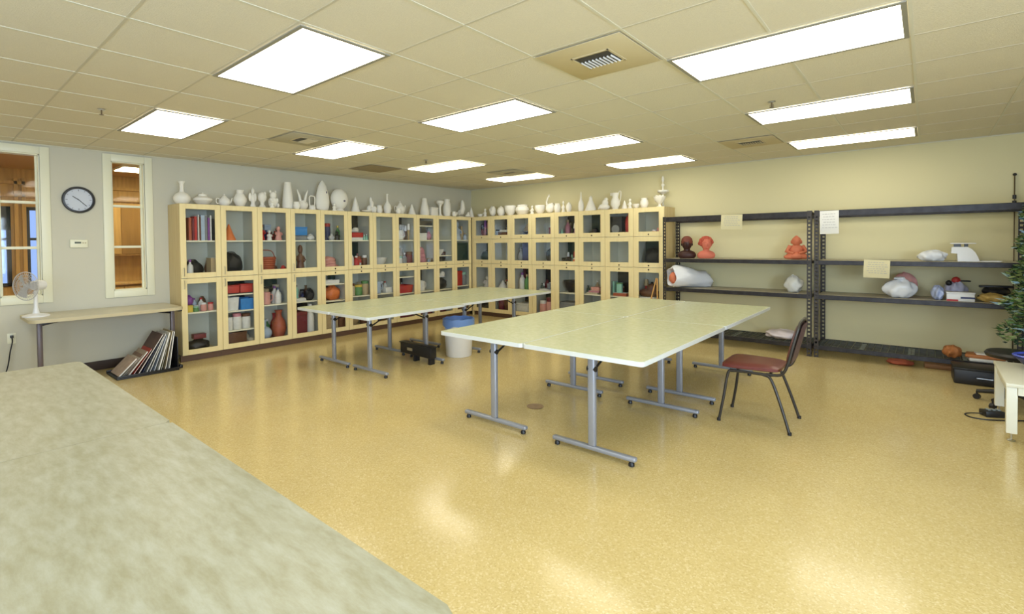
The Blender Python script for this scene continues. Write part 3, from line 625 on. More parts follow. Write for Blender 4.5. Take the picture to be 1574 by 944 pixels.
G('L', 7, 'm', [('jar', 'white', .3, .08, .12, None, 'mint'), ('figure', 'terracotta', .2, .08, .2, None, None, .12), ('bottle', 'grey', .5, .06, .16), ('jar', 'maroon', .84, .1, .17, None, 'brown'), ('vase', 'beige', .68, .09, .22, None, None, .12)])
G('L', 7, 'l', [('bin', 'red', .45, .3, .1, .2), ('bag', 'grey', .6, .2, .15, .14, None, .22), ('bottle', 'white', .9, .04, .14), ('figure', 'beige', .5, .12, .2, None, None, .2)])
G('L', 7, 'b', [('box', 'maroon', .5, .32, .2, .2)])
G('L', 8, 't', [('box', 'white', .38, .22, .13, .18), ('box', 'black', .38, .26, .1, .18, None, .0, .135), ('bag', 'rose', .82, .1, .16, .1)])
G('L', 8, (1.8505, 'topmost shelf'), [('tray', 'black', .5, .36, .09, .25)])
G('L', 8, 'm', [('bag', 'purple', .35, .2, .36, .12, None, .12), ('cloth', 'rose', .3, .2, .22, .14), ('bottle', 'white', .32, .08, .2, None, 'pink', .15), ('vase', 'brown', .8, .1, .28)])
G('L', 8, 'l', [('mug', 'white', .32, .12, .13), ('box', 'black', .5, .38, .44, .12, None, .24)])
G('L', 8, 'b', [('bin', 'maroon', .5, .3, .2, .2)])
G('L', 9, 'm', [('bowl', 'black', .5, .2, .12)]); G('L', 9, (1.2705, 'middle shelf'), [('bowl', 'white', .4, .16, .08), ('box', 'brown', .6, .24, .13, .18, None, .15)])
G('L', 9, 'l', [('bag', 'black', .5, .3, .22, .2), ('shoe', 'white', .4, .2, .12, .1, None, .0, .24), ('box', 'black', .55, .34, .42, .08, None, .26)])
G('L', 9, 'b', [('bag', 'maroon', .5, .3, .2, .2)])
G('L', 10, 't', [('figure', 'pale blue', .45, .14, .26), ('bag', 'black', .45, .26, .3, .12, None, .2), ('figure', 'white', .72, .1, .36, None, None, .12)])
G('L', 10, 'm', [('box', 'dark green', .45, .28, .32, .2)])
G('L', 10, 'l', [('box', 'red', .3, .16, .2, .16), ('bottle', 'white', .4, .1, .24, None, 'white', .17), ('jar', 'grey', .72, .1, .18, None, 'mint'), ('jar', 'mint', .8, .09, .1, None, 'grey', .13), ('box', 'dark green', .75, .16, .36, .1, None, .24)])
G('L', 10, 'b', [('box', 'brown', .5, .3, .24, .2)])
# back wall
G('B', 0, 'T', [('brush', 'maroon', .35, .06, .2, None, 'black'), ('brush', 'rose', .5, .05, .26, None, 'purple'), ('brush', 'white', .66, .06, .22, None, 'rose'), ('box', 'black', .5, .34, .4, .1, None, .25)])
G('B', 0, 'M', [('bag', 'dark green', .5, .3, .2, .2), ('vase', 'pale blue', .35, .09, .22, None, None, .21), ('figure', 'white', .72, .07, .12), ('box', 'black', .5, .34, .4, .06, None, .32)])
G('B', 0, 'L', [('figure', 'white', .55, .12, .15), ('tray', 'beige', .5, .36, .03, .1, None, .2)])
G('B', 0, 'B', [('box', 'black', .5, .34, .3, .2)])
G('B', 1, 'T', [('box', 'brown', .55, .3, .12, .2), ('papers', 'white', .6, .26, .04, .2, None, 0, .125), ('box', 'maroon', .5, .3, .2, .1, None, .25)])
G('B', 1, 'L', [('cone', 'white', .3, .14, .1), ('bag', 'white', .5, .16, .17, .1, None, .12), ('mug', 'white', .75, .09, .1), ('figure', 'beige', .55, .05, .08), ('box', 'black', .5, .36, .4, .08, None, .3)])
G('B', 1, 'B', [('jar', 'maroon', .3, .1, .25), ('jar', 'brown', .5, .1, .3, None, 'brown'), ('jar', 'yellow', .72, .09, .22, None, 'tan')])
G('B', 2, 'T', [('papers', 'white', .5, .26, .06, .18), ('bag', 'tan', .5, .32, .3, .1, None, .2), ('bowl', 'black', .55, .12, .06, None, None, 0, .062)])
G('B', 2, 'M', [('box', 'navy', .72, .16, .38, .2), ('vase', 'grey', .48, .1, .2), ('figure', 'white', .46, .06, .08, None, None, .15)])
G('B', 2, 'L', [('bottle', 'white', .35, .08, .22, None, 'purple'), ('bottle', 'green', .55, .07, .2, None, 'tan'), ('bottle', 'beige', .72, .07, .24, None, 'green'), ('vase', 'maroon', .42, .12, .3, None, None, .16), ('jar', 'dark green', .8, .1, .2, None, 'white', .14)])
G('B', 2, 'B', [('box', 'white', .45, .24, .14, .2), ('bin', 'black', .5, .32, .3, .1, None, .24)])
G('B', 3, 'T', [('box', 'maroon', .82, .07, .12, .1)])
G('B', 3, 'M', [('mug', 'black', .72, .1, .1), ('bag', 'dark green', .6, .22, .2, .1, None, .2)])
G('B', 3, 'L', [('papers', 'white', .5, .28, .04, .2), ('vase', 'mint', .72, .12, .3, None, None, .22), ('bag', 'maroon', .4, .18, .3, .12, None, .24), ('mug', 'grey', .62, .09, .1, None, None, .02, .045)])
G('B', 3, 'B', [('jar', 'pink', .3, .1, .2, None, 'white'), ('jar', 'pink', .52, .1, .24, None, 'maroon'), ('jar', 'pink', .75, .1, .2, None, 'rose'), ('box', 'black', .5, .36, .42, .1, None, .24)])
G('B', 4, 'T', [('box', 'black', .5, .34, .34, .16, None, .15), ('papers', 'white', .45, .16, .02, .12), ('bag', 'rose', .7, .16, .08, .1), ('cone', 'mint', .3, .08, .1, None, None, 0)])
G('B', 4, 'M', [('bowl', 'black', .3, .12, .08), ('jar', 'orange', .78, .07, .08), ('figure', 'mint', .35, .05, .12, None, None, .1), ('figure', 'tan', .88, .06, .14, None, None, .1), ('box', 'dark green', .45, .28, .38, .08, None, .28)])
G('B', 4, 'L', [('bowl', 'black', .45, .26, .18), ('cloth', 'pink', .85, .1, .08, .1)])
G('B', 4, 'B', [('box', 'grey', .5, .3, .2, .2)])
G('B', 5, 'T', [('shoe', 'black', .42, .13, .1, .1, 'maroon'), ('shoe', 'black', .7, .13, .1, .1, 'maroon')])
G('B', 5, 'L', [('book', 'beige', .42, .22, .03, .16), ('book', 'rose', .5, .2, .03, .15, None, 0, .033), ('box', 'pink', .55, .15, .06, .14, None, 0, .067), ('box', 'maroon', .8, .1, .16, .12, None, .05)])
G('B', 5, 'B', [('box', 'beige', .5, .3, .2, .2)])
G('B', 6, 'T', [('speaker', 'black', .3, .15, .22, .14), ('box', 'beige', .55, .12, .24, .1, None, .1), ('bag', 'red', .82, .14, .3, .12)])
G('B', 6, 'L', [('book', 'terracotta', .45, .24, .05, .16), ('box', 'mint', .4, .09, .17, .06, 'green', .02, .052), ('book', 'mint', .2, .03, .24, .14, None, .06), ('bottle', 'grey', .85, .06, .17, None, 'purple'), ('box', 'black', .5, .36, .44, .1, None, .24)])
G('B', 6, 'B', [('box', 'tan', .5, .3, .2, .2)])
G('B', 7, 'T', [('jar', 'pink', .62, .05, .06), ('jar', 'rose', .76, .05, .08, None, 'pink'), ('jar', 'pink', .9, .045, .07, None, 'white')])
G('B', 7, 'M', [('bag', 'black', .55, .26, .22, .2), ('bag', 'red', .82, .12, .3, .1, None, .22), ('box', 'dark green', .3, .18, .36, .08, None, .28)])
G('B', 7, 'L', [('shoe', 'brown', .35, .22, .16, .12, 'white'), ('shoe', 'maroon', .72, .2, .14, .12, 'grey'), ('bag', 'brown', .55, .3, .22, .14, None, .17)])
G('B', 7, 'B', [('box', 'brown', .5, .3, .2, .2)])
#PART2
# ------------------------------------------------------------------ white ceramics on top of the cabinets
SLOT = mat('dark_mark', (.16, .14, .20), rough=.6)
def ceramic(kind, w_, h, sd=0):
    m = MB(); r = w_/2; L_ = lambda p, **k: m.lathe([(a*r, b*h) for a, b in p], seg=24, **k); parts = []; nm = 'vase'
    if kind == 'bottlesquat': L_([(.5, 0), (.75, .04), (1, .2), (.98, .34), (.7, .46), (.3, .54), (.24, .66), (.26, .9), (.42, 1), (.34, 1), (.2, .9), (.01, .7)]); nm = 'bottle_vase'
    elif kind == 'lidjar': L_([(.35, 0), (.55, .05), (1, .42), (.92, .6), (.45, .8), (.45, .9), (.5, .94)]); parts = [('lid', MB().lathe([(.5*r, .941*h), (.4*r, .98*h), (.08*r, 1.0*h), (.1*r, 1.08*h), (.01, 1.1*h)], seg=18))]; nm = 'lidded_jar'
    elif kind == 'teapot':
        L_([(.4, 0), (.5, .04), (.72, .3), (.66, .55), (.35, .72), (.3, .76)]); parts = [('lid', MB().lathe([(.32*r, .761*h), (.22*r, .86*h), (.07*r, .9*h), (.1*r, 1.0*h), (.01, 1.02*h)], seg=16)),
          ('spout', MB().tube([(.6*r, 0, .25*h), (.85*r, 0, .4*h), (1.0*r, 0, .72*h)], [.14*r, .1*r, .07*r], seg=8)), ('handle', MB().tube([(-.6*r, 0, .6*h), (-.98*r, 0, .6*h), (-.98*r, 0, .25*h), (-.62*r, 0, .2*h)], .06*r, seg=6, sub=3))]; nm = 'teapot'
    elif kind == 'collar': L_([(.45, 0), (.6, .03), (.98, .35), (.98, .5), (.6, .76), (.5, .8), (.52, .94), (.62, 1), (.5, 1), (.4, .8), (.01, .6)]); nm = 'collared_vase'
    elif kind in ('angel', 'fig', 'bear', 'seated', 'small', 'figb'):
        nm = 'figurine'
        if kind == 'angel':
            L_([(.7, 0), (.72, .04), (.45, .2), (.5, .42), (.42, .5), (.2, .6), (.16, .66)], sy=.7); m.ball((0, 0, .78*h), .38*r, .36*r, .15*h); m.cyl((0, 0, .9*h), (0, 0, h), .1*r, .02*r, seg=8)
            for s_ in (-1, 1): m.ball((s_*.6*r, .1*r, .5*h), .42*r, .12*r, .2*h)
        elif kind == 'bear':
            m.ball((0, 0, .32*h), .85*r, .7*r, .32*h, flat=.002); m.ball((0, -.1*r, .72*h), .58*r, .55*r, .2*h)
            for s_ in (-1, 1): m.ball((s_*.45*r, 0, .91*h), .2*r, .14*r, .08*h); m.ball((s_*.62*r, -.5*r, .16*h), .28*r, .4*r, .12*h); m.ball((s_*.6*r, -.35*r, .45*h), .2*r, .3*r, .12*h)
        elif kind == 'seated':
            m.ball((0, 0, .25*h), .9*r, .6*r, .26*h, flat=.002); m.ball((.15*r, 0, .55*h), .5*r, .42*r, .32*h); m.ball((.3*r, 0, .85*h), .28*r, .28*r, .15*h); m.tube([(.1*r, -.2*r, .5*h), (-.5*r, -.35*r, .38*h), (-.85*r, -.3*r, .12*h)], .12*r, seg=8)
        else:
            L_([(.8, 0), (.82, .06), (.5, .25), (.55, .5), (.3, .64), (.22, .68)], sy=.75); m.ball((0, 0, .83*h), .42*r, .4*r, .16*h)
            m.tube([(-.45*r, 0, .55*h), (-.85*r, -.2*r, .42*h), (-.3*r, -.55*r, .36*h)], .12*r, seg=6); m.tube([(.45*r, 0, .55*h), (.85*r, -.2*r, .42*h), (.3*r, -.55*r, .36*h)], .12*r, seg=6)
    elif kind == 'ball': m.ball((0, 0, .66*h), .95*r, .85*r, .33*h); L_([(.7, 0), (.75, .08), (.4, .22), (.5, .4)]); m.ball((.5*r, -.3*r, .9*h), .3*r, .2*r, .1*h); nm = 'owl_figurine'
    elif kind == 'owl':
        m.ball((0, 0, .5*h), .9*r, .8*r, .48*h, flat=.002)
        for s_ in (-1, 1): m.cyl((s_*.4*r, 0, .85*h), (s_*.5*r, 0, h), .2*r, .02*r, seg=8); m.ball((s_*.35*r, -.72*r, .64*h), .2*r, .08*r, .1*h)
        nm = 'owl_figurine'
    elif kind == 'tall': L_([(.8, 0), (1, .04), (.96, .2), (.62, .9), (.6, 1), (.52, 1), (.55, .8), (.01, .5)]); nm = 'tapered_vase'
    elif kind == 'tvase': L_([(.9, 0), (1, .06), (.92, .3), (.5, .86), (.48, .96), (.4, 1), (.3, .96), (.01, .8)]); nm = 'tapered_vase'
    elif kind == 'smalljar': L_([(.6, 0), (.9, .2), (1, .5), (.8, .8), (.85, 1), (.7, 1), (.6, .7), (.01, .3)]); nm = 'small_pot'
    elif kind == 'horns':
        m.ball((0, 0, .24*h), r*.92, r*.6, .25*h, flat=.002); m.lathe([(.3*r, .35*h), (.5*r, .46*h), (.4*r, .46*h), (.01, .4*h)], seg=14)
        for s_ in (-1, 1): m.tube([(s_*.35*r, 0, .4*h), (s_*.55*r, 0, .7*h), (s_*.9*r, 0, h)], [.24*r, .2*r, .07*r], seg=10)
        nm = 'two_horned_vase'
    elif kind == 'frame':
        m.tube([(-.7*r, 0, .3*h), (-.8*r, 0, .9*h), (0, 0, h), (.8*r, 0, .9*h), (.7*r, 0, .3*h)], .16*r, seg=8, sub=4); L_([(.9, 0), (1, .06), (.85, .3), (.5, .36), (.01, .3)]); nm = 'handled_basket'
    elif kind == 'egg': L_([(.6, 0), (.9, .06), (1, .3), (.92, .5), (.6, .8), (.3, .93), (.02, 1)], sy=.7); parts = [('opening', MB().ball((.35*r, -.52*r, .6*h), .10*r, .06*r, .04*h), SLOT)]; nm = 'teardrop_vase'
    elif kind == 'globe': m.ball((0, 0, .53*h), r, .75*r, .47*h, seg=24, rings=16); m.lathe([(.5*r, 0), (.55*r, .03*h), (.35*r, .12*h)], seg=20); parts = [('opening', MB().ball((.2*r, -.73*r, .45*h), .14*r, .05*r, .04*h), SLOT)]; nm = 'globe_vase'
    elif kind in ('cone', 'tcone'): L_([(1, 0), (.98, .06), (.72, .3), (.74, .33), (.5, .56), (.5, .6), (.28, .8), (.06, 1), (.01, 1)]); nm = 'ceramic_tree'
    elif kind == 'bell': L_([(1, 0), (1, .05), (.8, .25), (.5, .55), (.3, .72), (.28, .8), (.3, .86), (.1, .97), (.01, 1)]); nm = 'bell_figurine'
    elif kind == 'cluster':
        for k, (x, y, rr, zz) in enumerate(((-.5, 0, .45, .28), (.35, .1, .5, .3), (0, -.1, .4, .62), (-.1, .05, .25, .9), (.6, -.2, .3, .25))): m.ball((x*r, y*r, zz*h), rr*r, rr*r*.8, min(.28*h, zz*h), noise=.08, seed=k)
        nm = 'floral_cluster'
    elif kind == 'bottle': L_([(.4, 0), (.55, .03), (.72, .25), (.62, .42), (.22, .6), (.16, .7), (.15, .92), (.24, 1), (.18, 1), (.1, .9), (.01, .7)]); nm = 'bottle_vase'
    elif kind == 'slim': L_([(.7, 0), (.8, .04), (.95, .25), (.8, .45), (.35, .6), (.2, .8), (.14, .94), (.02, 1)]); nm = 'bottle_vase'
    elif kind == 'planter': m.box(-r, r, -r*.5, r*.5, 0, h*.85, bev=.01); m.box(-r*1.05, r*1.05, -r*.55, r*.55, h*.85, h, bev=.008); nm = 'planter_box'
    elif kind == 'ped': L_([(.6, 0), (.65, .05), (.3, .15), (.26, .6), (.5, .75), (1, .85), (1, .97), (.8, 1), (.01, .95)]); nm = 'pedestal_dish'
    elif kind == 'jug': L_([(.6, 0), (.75, .03), (.95, .3), (.9, .55), (.6, .85), (.7, 1), (.6, 1), (.4, .85), (.01, .6)]); m.tube([(.65*r, 0, .88*h), (1.1*r, 0, .75*h), (1.05*r, 0, .4*h), (.85*r, 0, .35*h)], .1*r, seg=8, sub=3); nm = 'jug'
    elif kind == 'dish': L_([(.4, 0), (.5, .1), (.95, .6), (1, 1), (.92, 1), (.7, .5), (.01, .25)]); nm = 'shallow_dish'
    elif kind == 'bend': m.tube([(-.55*r, 0, .27*h), (-.05*r, 0, .26*h), (.35*r, 0, .5*h), (.3*r, 0, .85*h), (.25*r, 0, h)], [.45*r, .5*r, .48*r, .35*r, .1*r], seg=16); m.box(-.9*r, .8*r, -.4*r, .4*r, .0005, .05*h, bev=.004); nm = 'bent_horn_vase'
    elif kind == 'bowl': L_([(.45, 0), (.5, .06), (.9, .45), (1, .8), (.96, 1), (.88, .98), (.85, .6), (.01, .2)]); nm = 'ceramic_bowl'
    elif kind == 'pot': L_([(.6, 0), (.7, .04), (1, .45), (.9, .75), (.7, .84), (.78, 1), (.68, 1), (.55, .8), (.01, .5)]); nm = 'ceramic_pot'
    elif kind == 'round': L_([(.5, 0), (.6, .04), (.95, .4), (.9, .65), (.5, .88), (.3, .9)]); parts = [('lid', MB().lathe([(.34*r, .901*h), (.2*r, .96*h), (.01, h)], seg=14))]; nm = 'lidded_jar'
    elif kind == 'swan':
        m.ball((0, 0, .28*h), r, .6*r, .26*h, flat=.002); m.tube([(-.6*r, 0, .35*h), (-.85*r, 0, .62*h), (-.5*r, 0, .85*h), (-.15*r, 0, .98*h), (0, 0, .86*h)], [.26*r, .18*r, .15*r, .2*r, .06*r], seg=10); m.ball((.5*r, 0, .42*h), .5*r, .3*r, .14*h); nm = 'swan_figurine'
    elif kind == 'pitcher':
        L_([(.5, 0), (.62, .02), (.5, .07), (.85, .3), (.8, .5), (.48, .72), (.66, .97), (.56, .97), (.38, .72), (.01, .5)]); parts = [('handle', MB().tube([(.5*r, 0, .74*h), (.8*r, 0, 1.04*h), (1.12*r, 0, .98*h), (1.0*r, 0, .6*h), (.8*r, 0, .4*h)], .08*r, seg=8, sub=4)), ('spout', MB().prism([(-.5*r, -.2*r), (-1.0*r, 0), (-.5*r, .2*r)], .82*h, .98*h))]; nm = 'pitcher'
    elif kind == 'fruitbowl': L_([(.5, 0), (.55, .05), (.2, .15), (.18, .3), (.8, .6), (1, 1), (.92, 1), (.7, .65), (.01, .5)]); [m.ball((.5*r*math.cos(a), .5*r*math.sin(a), .95*h), .28*r, seg=10, rings=7) for a in (0, 1.3, 2.6, 3.9, 5.2)]; nm = 'fruit_bowl'
    elif kind == 'tier':
        L_([(.6, 0), (.65, .03), (.15, .08), (.12, .42), (1, .5), (1, .55), (.14, .57), (.11, .66), (.3, .7), (.3, .74), (.10, .76), (.10, .98)]); m.ball((0, 0, .9*h), .26*r, .26*r, .1*h); nm = 'tiered_candleholder'
    return nm, m, parts
CER = [ # run, kind, position, width, height, label
 ('L', 'bottlesquat', -5.795, .19, .25, 'squat white bottle vase with a thin flared neck, on the first cabinet by the windows'),
 ('L', 'lidjar', -5.545, .23, .13, 'wide white lidded jar with a pointed belly, second pot from the windows'),
 ('L', 'teapot', -5.27, .2, .14, 'small white teapot beside the round collared vase on the cabinets'),
 ('L', 'collar', -5.06, .17, .2, 'round white vase with a raised collar on the second cabinet'),
 ('L', 'angel', -4.88, .11, .25, 'white winged angel figurine on the third cabinet'),
 ('L', 'ball', -4.745, .125, .2, 'white round-headed owl figurine between the angel and the bear'),
 ('L', 'bear', -4.585, .16, .23, 'white seated bear figurine beside the tall tapered vase'),
 ('L', 'tall', -4.355, .165, .34, 'tall plain white tapered vase on the fourth cabinet'),
 ('L', 'horns', -4.115, .185, .26, 'white vase with two upright horns on the cabinets'),
 ('L', 'frame', -3.955, .11, .19, 'small white basket with an arched handle beside the teardrop vase'),
 ('L', 'egg', -3.775, .225, .41, 'tallest white teardrop vase with a dark opening, leaning shape like an egg'),
 ('L', 'globe', -3.47, .29, .32, 'big white globe vase beside the teardrop vase'),
 ('L', 'cone', -3.16, .15, .22, 'white stepped ceramic tree next to the globe vase'),
 ('L', 'cluster', -2.83, .19, .2, 'white flower cluster beside the slender bottle vase'),
 ('L', 'smalljar', -2.665, .11, .12, 'little white pot between the flower cluster and the bottle vase'),
 ('L', 'bottle', -2.49, .2, .3, 'slender-necked white bottle vase on the seventh cabinet'),
 ('L', 'teapot', -2.2, .24, .2, 'larger white teapot on the eighth cabinet'),
 ('L', 'tcone', -1.92, .15, .17, 'short white ceramic tree beside the larger teapot'),
 ('L', 'tvase', -1.6, .18, .28, 'white tapered vase with a rounded foot on the ninth cabinet'),
 ('L', 'planter', -1.37, .17, .14, 'low white rectangular planter on the ninth cabinet'),
 ('L', 'ped', -1.19, .15, .26, 'white pedestal dish on a thin stem, beside the jug'),
 ('L', 'jug', -1.0, .17, .29, 'oval white jug with a side handle, on the tenth cabinet'),
 ('L', 'dish', -.79, .15, .08, 'low white dish between the jug and the bent horn vase'),
 ('L', 'bend', -.58, .22, .3, 'bent white horn vase on a base at the room corner'),
 ('C', 'cone', .28, .13, .2, 'slim white ceramic tree standing in the corner between both cabinet runs'),
 ('B', 'dish', .50, .12, .06, 'tiny white dish on the back-wall cabinets next to the corner'),
 ('B', 'fig', .64, .12, .16, 'little white figurine on the first back-wall cabinet'),
 ('B', 'owl', .855, .16, .2, 'white eared owl figurine on the first back-wall cabinet'),
 ('B', 'round', 1.08, .18, .19, 'round white jar with a small lid on the second back-wall cabinet'),
 ('B', 'bowl', 1.325, .24, .18, 'wide white bowl with a rounded rim on the second back-wall cabinet'),
 ('B', 'pot', 1.625, .27, .18, 'wide white flared pot on the third back-wall cabinet'),
 ('B', 'figb', 1.865, .11, .16, 'small white standing figurine between the wide pot and the open bowl'),
 ('B', 'bowl', 2.055, .2, .15, 'smaller white open bowl beside the swan'),
 ('B', 'swan', 2.28, .17, .32, 'white swan figurine with a curved neck on the fourth back-wall cabinet'),
 ('B', 'pot', 2.45, .13, .16, 'small white flared pot behind the swan tail'),
 ('B', 'fig', 2.58, .085, .2, 'thin white figurine beside the small lidded jar'),
 ('B', 'round', 2.70, .11, .17, 'small white lidded jar with a narrow base over the fifth back-wall cabinet'),
 ('B', 'slim', 2.955, .105, .33, 'pointed slim white bottle vase on the fifth back-wall cabinet'),
 ('B', 'bell', 3.155, .2, .25, 'white bell-skirted lady figurine on the sixth back-wall cabinet'),
 ('B', 'seated', 3.42, .22, .2, 'white reclining figurine beside the pitcher'),
 ('B', 'pitcher', 3.63, .18, .27, 'white pitcher with a tall looped handle on the seventh back-wall cabinet'),
 ('B', 'cone', 3.80, .10, .14, 'smallest white ceramic tree beside the pitcher'),
 ('B', 'small', 3.90, .09, .16, 'small white figurine between the tiny tree and the low dish'),
 ('B', 'dish', 4.01, .115, .07, 'low white dish on the last back-wall cabinet'),
 ('B', 'pot', 4.15, .13, .15, 'white flared pot on the last back-wall cabinet by the rack'),
 ('B', 'fruitbowl', 4.41, .19, .16, 'white footed fruit bowl at the rack end of the cabinets'),
 ('F', 'smalljar', -4.28, .10, .10, 'little white pot in front of the tall tapered vase'),
 ('F', 'fig', -3.64, .09, .11, 'little white figurine in front of the gap between teardrop and globe vases'),
 ('F', 'figb', -4.66, .08, .10, 'tiny white figurine in front of the owl and the bear'),
 ('F', 'dish', -3.02, .16, .03, 'low white dish in front of the stepped ceramic tree'),
 ('F', 'pot', -2.34, .10, .09, 'tiny flared white pot between the slender bottle vase and the larger teapot'),
 ('F', 'smalljar', -.92, .09, .09, 'tiny white pot in front of the oval jug'),
 ('F', 'seated', -.52, .14, .10, 'small white reclining figurine in front of the bent horn vase'),
 ('R', 'tier', 4.40, .17, .47, 'tall white tiered candleholder rising behind the fruit bowl at the rack end')]
for i, (rn, kd, p, w_, h, lb) in enumerate(CER):
    nm, m, parts = ceramic(kd, w_*1.04, h*(1.2 if rn == 'L' else 1.1), i)
    loc, rz = {'L': ((.26, p, 2.0505), PI/2), 'B': ((p, -.26, 2.0505), 0), 'F': ((.385, p, 2.0505), PI/2), 'C': ((.28, -.30, 2.0505), .7), 'R': ((p, -.10, 2.0505), 0)}[rn]
    o = m.build(nm, BISQ, None, loc, (0, 0, rz)); tag(o, lb, 'ceramic', 'white ceramics on top of the cabinets')
    for pt in parts: pt[1].build(pt[0], pt[2] if len(pt) > 2 else BISQ, o)
# the corner gap behind the two runs is closed by a board the corner pieces stand on
struct(MB().box(.003, .4515, -.4885, -.002, 2.03, 2.05).build('trim_4', MAPLES))

# ------------------------------------------------------------------ tables
def t_table(label, group, x0, x1, y0, y1, z, legs=(.22, .20), foot=.66, top=None, edge=EDGE, lm=None, round_=.03):
    """top along y, two T-shaped legs"""
    cx = (x0+x1)/2; cy = (y0+y1)/2; t = thing('folding_table', label, 'table', (cx, cy, 0), 0, group); top = top or LAMIN; lm = lm or LEGM
    W2, D2 = (x1-x0)/2-.0015, (y1-y0)/2-.0015; r = round_; poly = []
    for sx, sy, a0 in ((1, 1, 0), (-1, 1, 90), (-1, -1, 180), (1, -1, 270)):
        for k in range(5): a = math.radians(a0+k*22.5); poly.append((sx*(W2-r)+r*math.cos(a), sy*(D2-r)+r*math.sin(a)))
    tp = MB().prism([(x*(1-.007/W2), y*(1-.007/D2)) for x, y in poly], z-.002, z).build('tabletop', top, t)
    MB().prism(poly, z-.032, z-.0021, smooth=True).build('edge_band', edge, tp)
    for s_, ins in ((-1, legs[0]), (1, legs[1])):
        y = s_*((y1-y0)/2-ins)
        lg = MB().box(-.028, .028, y-.02, y+.02, .062, z-.06, bev=.012, seg=3).build('leg', lm, t)
        f = MB().box(-foot/2, foot/2, y-.022, y+.022, .034, .066, bev=.012, seg=3); f.build('foot_bar', lm, lg)
        for sx in (-1, 1): MB().lathe([(.013, .0005), (.02, .004), (.02, .02), (.01, .034)], c=(sx*(foot/2-.035), y, 0), seg=12).build('glide', BLACKM, lg)
        b = MB(); b.box(-.3*(x1-x0)/.9, .3*(x1-x0)/.9, y-.02, y+.02, z-.056, z-.033); b.cyl((0, y-s_*.02, z-.17), (0, y-s_*.30, z-.045), .009, seg=8); b.cyl((-.034, y, z-.15), (.034, y, z-.15), .02, seg=12); b.box(-.012, .012, y-s_*.25-.06, y-s_*.25+.06, z-.05, z-.033)
        b.build('folding_bracket', BLACKM, lg)
    return t
g1 = 'four grey-legged tables pushed together'
YA, YB, YC = -5.22, -3.54, -1.89; XA, XB_, XC = 4.54, 5.42, 6.36
t_table('pale green table nearest the cabinets of four joined, at the corner by the white bucket'.replace('nearest the cabinets ', ''), g1, XA, XB_, YA, YB, .76, (.2, .27))
t_table('pale green joined table beside the burgundy chair', g1, XB_, XC, YA, YB, .76, (.2, .27))
t_table('pale green joined table at the end towards the glass-door cabinets and the back wall', g1, XA, XB_, YB, YC, .76, (.17, .19))
t_table('pale green joined table at the end facing the first shelving rack', g1, XB_, XC, YB, YC, .76, (.17, .19))
g2 = 'narrow tables along the window-side cabinets'
t_table('narrow pale green table alongside the window-wall cabinets, end nearer the windows, cabinet side', g2, 1.66, 2.41, -4.98, -3.48, .72, (.29, .35), .66)
t_table('narrow pale green table beside the black case, end nearer the windows, open side', g2, 2.41, 3.17, -4.98, -3.48, .72, (.29, .35), .66)
t_table('narrow pale green table beside the cabinets at the room corner end', g2, 1.66, 2.41, -3.48, -1.42, .72, (.29, .55), .66)
t_table('narrow pale green table behind the white bucket at the room corner end', g2, 2.41, 3.10, -3.48, -1.42, .72, (.40, .55), .6)
g3 = 'mottled tables under the viewer'
XN = [3.50, 5.25, 7.00]
for i in range(2):
    for j in range(2):
        x0, x1 = XN[i], XN[i+1]; y1 = -7.42-j*.93; y0 = y1-.93
        t = thing('work_table', ['large mottled grey-green work table by the window wall', 'large mottled grey-green work table ending at the open floor'][i]+('' if j == 0 else ', second row behind'), 'table', ((x0+x1)/2, (y0+y1)/2, 0), 0, g3)
        W2, D2 = (x1-x0)/2-.0012, .4638; c = .02
        poly = [(-W2+c, -D2), (W2-c, -D2), (W2, -D2+c), (W2, D2-c), (W2-c, D2), (-W2+c, D2), (-W2, D2-c), (-W2, -D2+c)]
        if (i, j) == (1, 0): poly[3:5] = [(W2, D2-.07), (W2-.02, D2-.02), (W2-.07, D2)]
        tp = MB().prism(poly, .757, .76).build('tabletop', LAMIN2, t); MB().prism(poly, .728, .7569).build('edge_band', mat('grey_edge', (.40, .42, .36), rough=.4), tp)
        for s_ in (-1, 1):
            x = s_*(W2-.28); lg = MB().box(x-.02, x+.02, -.028, .028, .062, .70, bev=.012).build('leg', LEGM, t)
            MB().box(x-.022, x+.022, -.33, .33, .034, .066, bev=.012).build('foot_bar', LEGM, lg)
            for sy in (-1, 1): MB().lathe([(.013, .0005), (.02, .004), (.02, .02), (.01, .034)], c=(x, sy*.3, 0), seg=12).build('glide', BLACKM, lg)
            MB().box(x-.02, x+.02, -.3, .3, .701, .7275).build('folding_bracket', BLACKM, lg)
# table against the window wall
t = thing('wall_table', 'beige folding table against the window wall, holding the small white fan', 'table', (.42, -6.66, 0))
poly = []; W2, D2, r = .385, .70, .09
for sx, sy, a0 in ((1, 1, 0), (-1, 1, 90), (-1, -1, 180), (1, -1, 270)):
    for k in range(6): a = math.radians(a0+k*18); poly.append((sx*(W2-r)+r*math.cos(a), sy*(D2-r)+r*math.sin(a)))
tp = MB().prism([(x*.995, y*.998) for x, y in poly], .757, .76).build('tabletop', mat('beige_laminate', (.60, .55, .40), rough=.3, noise=.1, nscale=12), t)
MB().prism(poly, .725, .7569, smooth=True).build('edge_band', mat('tan_edge', (.55, .48, .30), rough=.5), tp)
for s_, y in ((-1, -.58), (1, .675)):
    lg = MB().box(-.03, .03, y-.022, y+.022, .04, .70, bev=.008).build('leg', mat('brown_grey_steel', (.15, .12, .12), rough=.4, metal=.3), t)
    MB().box(-.3, .3, y-.018, y+.018, .002, .04, bev=.006).build('foot_bar', BLACKM, lg)
    MB().box(-.3, .3, y-.02, y+.02, .701, .724).cyl((0, y, .66), (0, y-s_*.2, .70), .012, seg=8).build('folding_bracket', BLACKM, lg)

